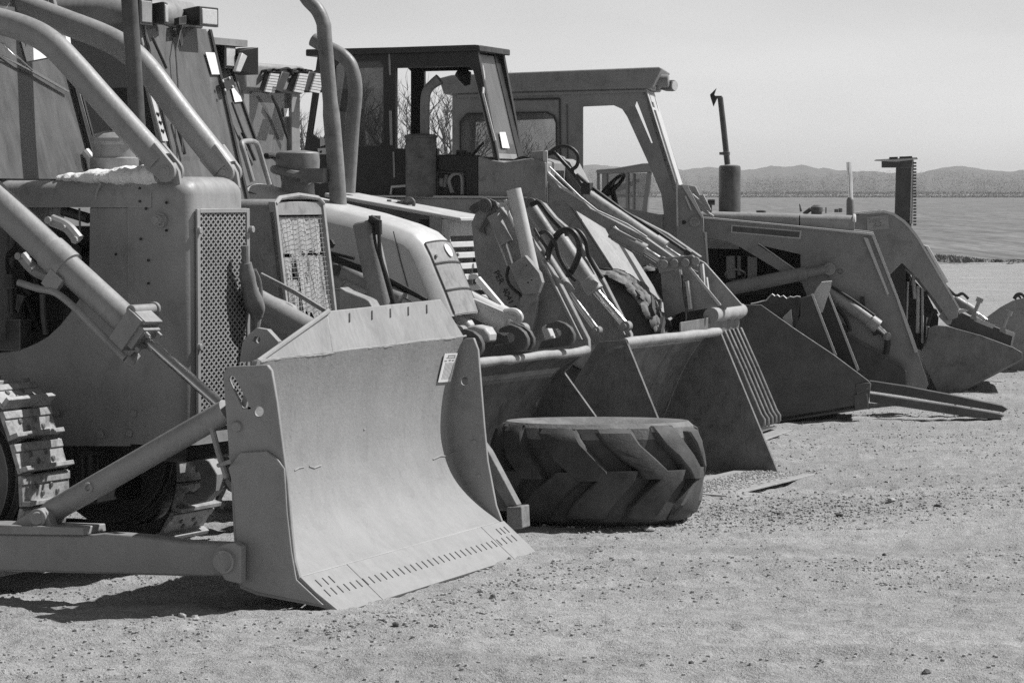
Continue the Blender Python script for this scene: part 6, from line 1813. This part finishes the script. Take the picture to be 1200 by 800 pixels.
# ground material: pale packed dirt, tyre-swept streaks, darker gravelly patches
T = NT('packed_dirt')
tc = T.n('ShaderNodeTexCoord').outputs['Object']
st = T.n('ShaderNodeMapping'); st.inputs['Rotation'].default_value = (0, 0, radians(17)); st.inputs['Scale'].default_value = (.22, 1.6, 1); T.l(tc, st.inputs['Vector'])
n1 = T.noise(st.outputs[0], .8, 6, .65, .4); st2 = T.n('ShaderNodeMapping'); st2.inputs['Rotation'].default_value = (0, 0, radians(17)); st2.inputs['Scale'].default_value = (.6, 9.0, 1); T.l(tc, st2.inputs['Vector'])
n8 = T.noise(st2.outputs[0], 1.0, 4, .65, .2); n2 = T.noise(tc, .55, 5, .6); n3 = T.noise(tc, 9.0, 5, .7); n4 = T.noise(tc, 55.0, 3, .65); n5 = T.noise(tc, 150.0, 2, .6)
g = T.math('MULTIPLY', T.ramp(n1, .3, .7, .86, 1.12), T.ramp(n2, .32, .68, .93, 1.06))
g = T.math('MULTIPLY', g, T.ramp(n8, .3, .7, .90, 1.09)); g = T.math('MULTIPLY', g, T.ramp(n3, .3, .7, .90, 1.10)); g = T.math('MULTIPLY', g, T.ramp(n4, .28, .72, .80, 1.20)); g = T.math('MULTIPLY', g, T.ramp(n5, .3, .7, .78, 1.2))
n6 = T.noise(tc, 38.0, 3, .75); n7 = T.noise(tc, 1.3, 4, .7)
g = T.math('MULTIPLY', g, T.ramp(n6, .60, .70, 1.0, .62)); g = T.math('MULTIPLY', g, T.ramp(n7, .35, .65, .95, 1.04))  # dark specks: small stones, and the shading of clods painted in
g = T.math('MULTIPLY', g, .34)
cc = T.n('ShaderNodeCombineColor')
for i in range(3): T.l(g, cc.inputs[i])
b = T.n('ShaderNodeBsdfDiffuse'); T.l(cc.outputs[0], b.inputs['Color'])
bp = T.n('ShaderNodeBump'); bp.inputs['Strength'].default_value = .8; bp.inputs['Distance'].default_value = .045
T.l(T.math('ADD', T.math('ADD', T.math('MULTIPLY', n4, .5), T.math('MULTIPLY', n6, .4)), T.math('MULTIPLY', n5, .28)), bp.inputs['Height']); T.l(bp.outputs[0], b.inputs['Normal'])
T.l(b.outputs[0], T.out.inputs['Surface']); M['dirt'] = T.m

ys = np.concatenate([np.arange(980, 320, -1.25), np.arange(320, 296, -.8)])
d = 8385.0 / (ys - 225.0)
far = np.geomspace(d[-1] * 1.04, 7000, 60)
d = np.concatenate([[2.0, 5.0, 8.0], d, far])
core = np.linspace(-1.5, 1.5, 860)
tt = np.concatenate([[-30, -8, -3, -1.9], core, [1.9, 3, 8, 30]])
DD, Tm = np.meshgrid(d, tt, indexing='ij')
X = Tm * (.163 * DD + .25); Y = DD
Z = ground_z(X, Y)
Z[:3] *= 0; Z[np.abs(Tm) > 1.55] *= .0
Z = np.where(Y > 103, Z - .02, Z)
o = grid_mesh('ground', X, Y, Z, M['dirt']); o['kind'] = 'structure'

# field beyond the yard: stubble with soft bands
T = NT('stubble_field')
tc = T.n('ShaderNodeTexCoord').outputs['Object']
n1 = T.noise(T.mapping(tc, (.012, .05, 1)), 1.0, 5, .6, .3); n2 = T.noise(T.mapping(tc, (.9, .035, 1)), 1.0, 5, .7); n3 = T.noise(T.mapping(tc, (3.0, .25, 1)), 1.0, 4, .7)
g = T.math('MULTIPLY', T.ramp(n1, .3, .7, .90, 1.10), T.ramp(n2, .3, .7, .62, 1.36)); g = T.math('MULTIPLY', T.math('MULTIPLY', g, T.ramp(n3, .3, .7, .72, 1.28)), .18)
cc = T.n('ShaderNodeCombineColor')
for i in range(3): T.l(g, cc.inputs[i])
b = T.n('ShaderNodeBsdfDiffuse'); T.l(cc.outputs[0], b.inputs['Color'])
T.l(b.outputs[0], T.out.inputs['Surface']); M['field'] = T.m
dy = np.geomspace(103, 1900, 160); tx = np.concatenate([[-8, -3], np.linspace(-1.3, 1.3, 160), [3, 8]])
DD, Tm = np.meshgrid(dy, tx, indexing='ij'); X = Tm * (.17 * DD + 20); Y = DD
Z = .06 + np.clip((Y - 103) / 40, 0, 1) * fbm2(X, Y, 21, [(60, .10), (18, .05), (5, .04)]) * .5
o = grid_mesh('field', X, Y, Z, M['field']); o['kind'] = 'structure'

# low scrub along the edge of the yard
mb = MB()
for k in range(420):
    x = random.uniform(12.3, 22) if k % 3 else random.gauss(13.4, .5); y = 101.5 + random.gauss(0, 1.2) + (2 if x > 20 else 0)
    dens = .5 + .5 * sin(x * 1.7) * sin(x * .63 + 1)
    h = random.uniform(.02, .07) * (.4 + dens) + (.13 * math.exp(-((x - 13.4) / .6) ** 2))
    for q in range(3):
        a_ = random.uniform(0, 2 * pi); w = random.uniform(.03, .08)
        p = Vector((x + random.uniform(-.15, .15), y + random.uniform(-.15, .15), .05)); e = Vector((cos(a_) * w, sin(a_) * w, 0))
        tip = p + Vector((random.uniform(-.15, .15), random.uniform(-.15, .15), h))
        mb.add([p - e, p + e, tip], [(0, 1, 2)])
M['scrub'] = surf('dry_scrub', .16, .95, amp=.4, bump=0)
single('dry_weeds', mb, M['scrub'], 'line of dry dark weeds along the far edge of the dirt yard', None, Vector((14, 101, 0)), kind='stuff', smooth=0, recalc=False)
del bpy.data.objects['dry_weeds']['label']

# ---- gravel and stones
M['stone'] = surf('stone', .32, .9, amp=.35, scale=20, bump=.2, dust=.3, dustv=.36)
def pebble(mb, c, r, nz=.85):
    n = 5; a0 = random.uniform(0, 2 * pi); b_ = len(mb.v)
    top = c + Vector((random.uniform(-.3, .3) * r, random.uniform(-.3, .3) * r, r * nz))
    R1_ = [c + Vector((cos(a0 + 2 * pi * k / n) * r * random.uniform(.7, 1.15), sin(a0 + 2 * pi * k / n) * r * random.uniform(.7, 1.15), -.002)) for k in range(n)]
    R2_ = [c + Vector((cos(a0 + .3 + 2 * pi * k / n) * r * random.uniform(.6, .95), sin(a0 + .3 + 2 * pi * k / n) * r * random.uniform(.6, .95), r * nz * random.uniform(.45, .8))) for k in range(n)]
    f = []
    for k in range(n):
        l = (k + 1) % n
        f += [(k, l, n + l), (k, n + l, n + k), (n + k, n + l, 2 * n)]
    mb.add(R1_ + R2_ + [top], f)
NP = 80000
py = 1 / rng.uniform(1 / 950., 1 / 430., NP); px = rng.uniform(-260, 1460, NP)
gd = 8385.0 / (py - 225.0); gx = (px - 600) / FL * gd
clump = fbm2(gx * .6, gd, 33, [(1.4, .5), (.5, .5)])
keep = clump * 1.3 + rng.uniform(-.8, .4, NP) > -.05
# loose gravel strip in front of the buckets and below the blade
extra_px = rng.normal(900, 130, 5200); extra_py = 600 - (extra_px - 880) * .03 + rng.normal(0, 11, 5200)
extra2_px = rng.uniform(380, 720, 900); extra2_py = 735 - (extra2_px - 380) * .29 + np.abs(rng.normal(0, 22, 900))
ex = np.concatenate([extra_px, extra2_px]); ey = np.concatenate([extra_py, extra2_py]); ed = 8385.0 / (ey - 225.0)
gx = np.concatenate([gx[keep], (ex - 600) / FL * ed]); gd = np.concatenate([gd[keep], ed])
gz = ground_z(gx, gd)
mb = MB()
for x, y, z in zip(gx, gd, gz):
    r = min(.014, .0028 * (1 / random.uniform(.10, 1)) ** .95)
    pebble(mb, Vector((x, y, z)), r)
o = single('gravel', mb, M['stone'], None, None, Vector((0, 20, 0)), kind='stuff', smooth=0, recalc=False)

def stone(px_, py_, w_px, label, v=1.0, mat='stone', group='loose stones on the dirt yard'):
    dd = 8385.0 / (py_ - 225.0); x = (px_ - 600) / FL * dd; z = float(ground_z(np.array([x]), np.array([dd]))[0])
    r = w_px / 2 * dd / FL
    bm = bmesh.new(); bmesh.ops.create_icosphere(bm, subdivisions=2, radius=r)
    ph = [random.uniform(0, 6) for _ in range(6)]
    for q in bm.verts:
        k = 1 + .22 * sin(q.co.x / r * 3 + ph[0]) * cos(q.co.y / r * 2.6 + ph[1]) + .16 * sin(q.co.z / r * 4 + ph[2]) + random.uniform(-.08, .08)
        q.co = Vector((q.co.x * k, q.co.y * k, q.co.z * k * .7))
    me = bpy.data.meshes.new('stone'); bm.to_mesh(me); bm.free(); me.materials.append(M[mat])
    o = bpy.data.objects.new('stone', me); COL.objects.link(o); o.location = (x, dd, z + r * .3)
    o['label'] = label; o['category'] = 'stone'; o['group'] = group
M['darkstone'] = surf('dark_stone', .075, .9, amp=.35, scale=20, bump=.2)
for s in ((563, 695, 9, 'pale flat stone in front of the bulldozer blade, beside the darkest pebble', 'stone'), (577, 699, 10, 'dark stone just right of the pale one below the blade', 'darkstone'),
          (463, 741, 9, 'dark lump of dirt below the near half of the cutting edge', 'darkstone'), (448, 737, 6, 'small dark pebble left of the dark lump below the blade', 'darkstone'),
          (226, 728, 12, 'pale lump at the rim of the bulldozer blade shadow', 'stone'), (212, 726, 10, 'pale stone touching the shadow left of the rim lump', 'stone'),
          (914, 602, 11, 'dark clod among the gravel right of the lying tyre', 'darkstone'), (985, 604, 9, 'dark clod at the middle of the gravel strip', 'darkstone'),
          (1046, 589, 10, 'pale stone at the right end of the gravel strip', 'stone'), (1038, 651, 6, 'small dark stone alone on the smooth dirt', 'darkstone'),
          (1088, 795, 11, 'dark stone at the bottom edge of the yard', 'darkstone'), (811, 780, 7, 'small dark stone near the bottom edge, left of the largest', 'darkstone'),
          (761, 617, 12, 'crumbly dirt clod beside the foot of the lying tyre', 'stone'), (1101, 594, 9, 'dark stone right of the gravel strip', 'darkstone')):
    stone(*s[:4], mat=s[4])

# ---- tree line and hills
M['hill'] = None
T = NT('wooded_hill')
tc = T.n('ShaderNodeTexCoord').outputs['Object']
n1 = T.noise(T.mapping(tc, (.004, .004, .02)), 1.0, 6, .7); n2 = T.noise(T.mapping(tc, (.03, .03, .08)), 1.0, 5, .75)
g = T.math('MULTIPLY', T.math('MULTIPLY', T.ramp(n1, .3, .7, .7, 1.3), T.ramp(n2, .3, .7, .6, 1.4)), .085)
cc = T.n('ShaderNodeCombineColor')
for i in range(3): T.l(g, cc.inputs[i])
b = T.n('ShaderNodeBsdfPrincipled'); T.l(cc.outputs[0], b.inputs['Base Color']); b.inputs['Roughness'].default_value = 1; b.inputs['Specular IOR Level'].default_value = 0
T.l(b.outputs[0], T.out.inputs['Surface']); M['hill'] = T.m
ridge = [(-400, 204), (0, 200), (300, 198), (500, 203), (640, 199), (690, 193), (730, 196), (770, 200), (810, 199), (830, 195), (860, 198), (880, 198), (905, 195), (920, 197), (940, 192.5), (960, 197), (985, 199), (1010, 201), (1040, 203), (1080, 203), (1100, 197), (1120, 194), (1140, 197), (1170, 200), (1210, 199), (1300, 195), (1500, 203), (1700, 200)]
rx = np.array([r[0] for r in ridge], float); ry = np.array([r[1] for r in ridge], float)
DH = 4200.
xs = np.linspace(-420, 1720, 420); top = (225 - np.interp(xs, rx, ry)) / FL * DH + HC
top += fbm2(xs, xs * 0, 41, [(40, 1.2), (12, 1.0), (5, .8)])
XX = (xs - 600) / FL * DH
rows = [(-900, .02), (-600, .25), (-380, .5), (-200, .78), (-80, .95), (0, 1.0), (120, .9), (400, .4), (800, 0)]
X = np.stack([XX * (1 + dy_ / DH * .4) for dy_, _ in rows]); Y = np.stack([np.full_like(XX, DH + dy_) for dy_, _ in rows])
Z = np.stack([top * k + fbm2(XX, XX * 0 + dy_, 43, [(150, 3), (50, 2), (20, 1)]) * (0 if k in (0, 1.0) else 1) for dy_, k in rows])
o = grid_mesh('hills', X, Y, Z, M['hill']); o['kind'] = 'structure'
# bare wood along the far side of the field: one grey mass of trunks and twigs
mb = MB()
DT = 1230.
for k in range(2100):
    x = random.uniform(-60, 360) if k % 5 else random.uniform(-500, 700); y = DT + random.uniform(0, 110); h = random.uniform(6.0, 10.2) * (1 + .12 * sin(x * .05))
    w = random.uniform(1.6, 3.2)
    for q in range(120):
        a_ = random.uniform(0, 2 * pi); zz = random.random() ** 1.25; rr_ = w * (sin(pi * min(1, zz * .9 + .08)) ** .6) * sqrt(random.random())
        c = Vector((x + cos(a_) * rr_, y + sin(a_) * rr_, zz * h)); s_ = random.uniform(.12, .34)
        d1 = Vector((random.uniform(-1, 1), random.uniform(-1, 1), random.uniform(-.6, 1.2))) * s_
        d2 = Vector((random.uniform(-1, 1), random.uniform(-1, 1), random.uniform(-.5, .8))) * s_ * .7
        mb.add([c, c + d1, c + d2], [(0, 1, 2)])
for k in range(60000):
    c = Vector((random.uniform(-500, 700), DT - 6 + random.uniform(0, 30), random.random() ** 2 * 2.2)); s_ = random.uniform(.3, .7)
    mb.add([c, c + Vector((s_ * random.uniform(-1, 1), 0, s_ * random.uniform(0, 1))), c + Vector((s_ * random.uniform(-1, 1), .2, s_ * random.uniform(-1, .5)))], [(0, 1, 2)])
M['wood_far'] = surf('bare_twigs', .115, 1, amp=.3, scale=.2, bump=0, spec=0)
single('distant_woods', mb, M['wood_far'], None, None, Vector((0, DT, 0)), kind='stuff', smooth=0, recalc=False)

# ---- bare trees behind the machines
M['bark'] = surf('bare_bark', .13, .9, amp=.3, bump=0)
def bare_tree(px_, dd, h, label, seed):
    R = random.Random(seed)
    base = Vector(((px_ - 600) / FL * dd, dd, 0))
    t = bpy.data.objects.new('bare_tree', None); COL.objects.link(t); t.location = base
    t['label'] = label; t['category'] = 'tree'; t['group'] = 'bare trees behind the machines'
    tm = MB(); cm = MB()
    def limb(p, dr, ln, r, lev):
        path = [p]; q = p; dd_ = dr
        for k in range(4):
            dd_ = (dd_ + Vector((R.uniform(-.22, .22), R.uniform(-.22, .22), R.uniform(-.06, .14)))).normalized()
            q = q + dd_ * ln / 4; path.append(q)
        (tm if lev == 0 else cm).tube(path, [r * (1 - .16 * k) for k in range(5)], 5 if lev < 2 else 3, cap=False)
        if lev >= 4: return
        nb = 7 if lev == 0 else (5 if lev < 3 else 4)
        for k in range(nb):
            i = R.randint(1 if lev else 2, 4); st_ = path[i]
            a_ = R.uniform(0, 2 * pi); tilt = R.uniform(.35, .95)
            side_ = Vector((cos(a_), sin(a_), 0)); nd = (dd_ * cos(tilt) + side_ * sin(tilt) + Vector((0, 0, .18))).normalized()
            limb(st_, nd, ln * R.uniform(.48, .72), max(.012, r * .5), lev + 1)
    limb(Vector((0, 0, 0)), Vector((0, 0, 1)), h * .42, h * .018, 0)
    for nm, m_ in (('trunk', tm), ('crown', cm)):
        o = bpy.data.objects.new(nm, mesh_from(nm, m_, [M['bark']], None, 60, False)); COL.objects.link(o); o.parent = t
bare_tree(478, 150, 9.0, "slim bare tree seen through the black cab's rear-side window", 3)
bare_tree(525, 140, 8.6, "bare tree seen between the black cab's far post and the muffler pipe", 8)
bare_tree(425, 165, 8.5, "bare tree hidden behind the black cab's dark rear glass", 12)
bare_tree(365, 155, 7.6, "bare tree seen through the black cab's narrow rear quarter window", 21)
bare_tree(600, 175, 7.5, "bare tree behind the rear window of the cab with round roof lamps", 33)

# ---- sun, sky, air
sx, sy, el = .945, .327, radians(51)
w = bpy.data.worlds.new('World'); SC.world = w; w.use_nodes = True
nt = w.node_tree; nt.nodes.clear()
out = nt.nodes.new('ShaderNodeOutputWorld'); bg = nt.nodes.new('ShaderNodeBackground'); sky = nt.nodes.new('ShaderNodeTexSky'); bw = nt.nodes.new('ShaderNodeRGBToBW')
sky.sky_type = 'NISHITA'; sky.sun_disc = False; sky.sun_elevation = el; sky.sun_rotation = atan2(sx, sy)
sky.air_density = .5; sky.dust_density = .4; sky.ozone_density = 1.0
nt.links.new(sky.outputs[0], bw.inputs[0]); wtc = nt.nodes.new('ShaderNodeTexCoord'); wmp = nt.nodes.new('ShaderNodeMapping'); wmp.inputs['Scale'].default_value = (9, 9, 40); nt.links.new(wtc.outputs['Generated'], wmp.inputs[0])
wn = nt.nodes.new('ShaderNodeTexNoise'); wn.inputs['Scale'].default_value = 1.0; wn.inputs['Detail'].default_value = 6; nt.links.new(wmp.outputs[0], wn.inputs['Vector'])
wr = nt.nodes.new('ShaderNodeMapRange'); wr.inputs[1].default_value = .35; wr.inputs[2].default_value = .75; wr.inputs[3].default_value = .96; wr.inputs[4].default_value = 1.07; nt.links.new(wn.outputs[0], wr.inputs[0])
wm = nt.nodes.new('ShaderNodeMath'); wm.operation = 'MULTIPLY'; nt.links.new(bw.outputs[0], wm.inputs[0]); nt.links.new(wr.outputs[0], wm.inputs[1])
nt.links.new(wm.outputs[0], bg.inputs[0]); nt.links.new(bg.outputs[0], out.inputs[0])
bg.inputs[1].default_value = .112
sl = bpy.data.lights.new('sun', 'SUN'); sl.energy = 4.6; sl.angle = radians(.53); sl.color = (1, .995, .99)
so = bpy.data.objects.new('sun', sl); COL.objects.link(so)
k = cos(el) / sqrt(sx * sx + sy * sy)
so.rotation_euler = Vector((sx * k, sy * k, sin(el))).to_track_quat('Z', 'Y').to_euler()
so.location = (20, 20, 40)
# ---- camera
cam = bpy.data.cameras.new('camera'); co = bpy.data.objects.new('camera', cam); COL.objects.link(co)
co.location = CAMP; co.rotation_euler = (pi / 2 - PITCH, 0, 0)
cam.sensor_width = 36; cam.lens = 36 * FL / 1200; cam.clip_start = .5; cam.clip_end = 20000
SC.camera = co
SC.view_settings.view_transform = 'Standard'; SC.view_settings.look = 'None'; SC.view_settings.gamma = 1; SC.view_settings.exposure = .35
SC.view_settings.use_curve_mapping = False
SC.render.engine = 'CYCLES'
SC.cycles.use_denoising = False
SC.cycles.max_bounces = 6; SC.cycles.diffuse_bounces = 3; SC.cycles.glossy_bounces = 3; SC.cycles.transparent_max_bounces = 16; SC.cycles.transmission_bounces = 3
SC.cycles.sample_clamp_indirect = 6

# ---- soil left on the cutting edge of the middle bucket
mb = MB()
for p, r in SOIL: pebble(mb, p, r)
o = Dm.part('loose_soil', mb, M['stone'], bkD, smooth=0, recalc=False); o['kind'] = 'stuff'
# ---- the air: thin even haze round the whole scene
mb = MB(); mb.box(Vector((0, 2900, 24)), (Vector((1, 0, 0)), Vector((0, 1, 0)), Vector((0, 0, 1))), (2600, 2950, 26))
T = NT('haze'); pv = T.n('ShaderNodeVolumePrincipled'); pv.inputs['Color'].default_value = (.9, .9, .9, 1); pv.inputs['Density'].default_value = HAZE; pv.inputs['Anisotropy'].default_value = .0
T.l(pv.outputs[0], T.out.inputs['Volume'])
single('haze', mb, T.m, None, None, Vector((0, 2900, 24)), kind='stuff', smooth=0)
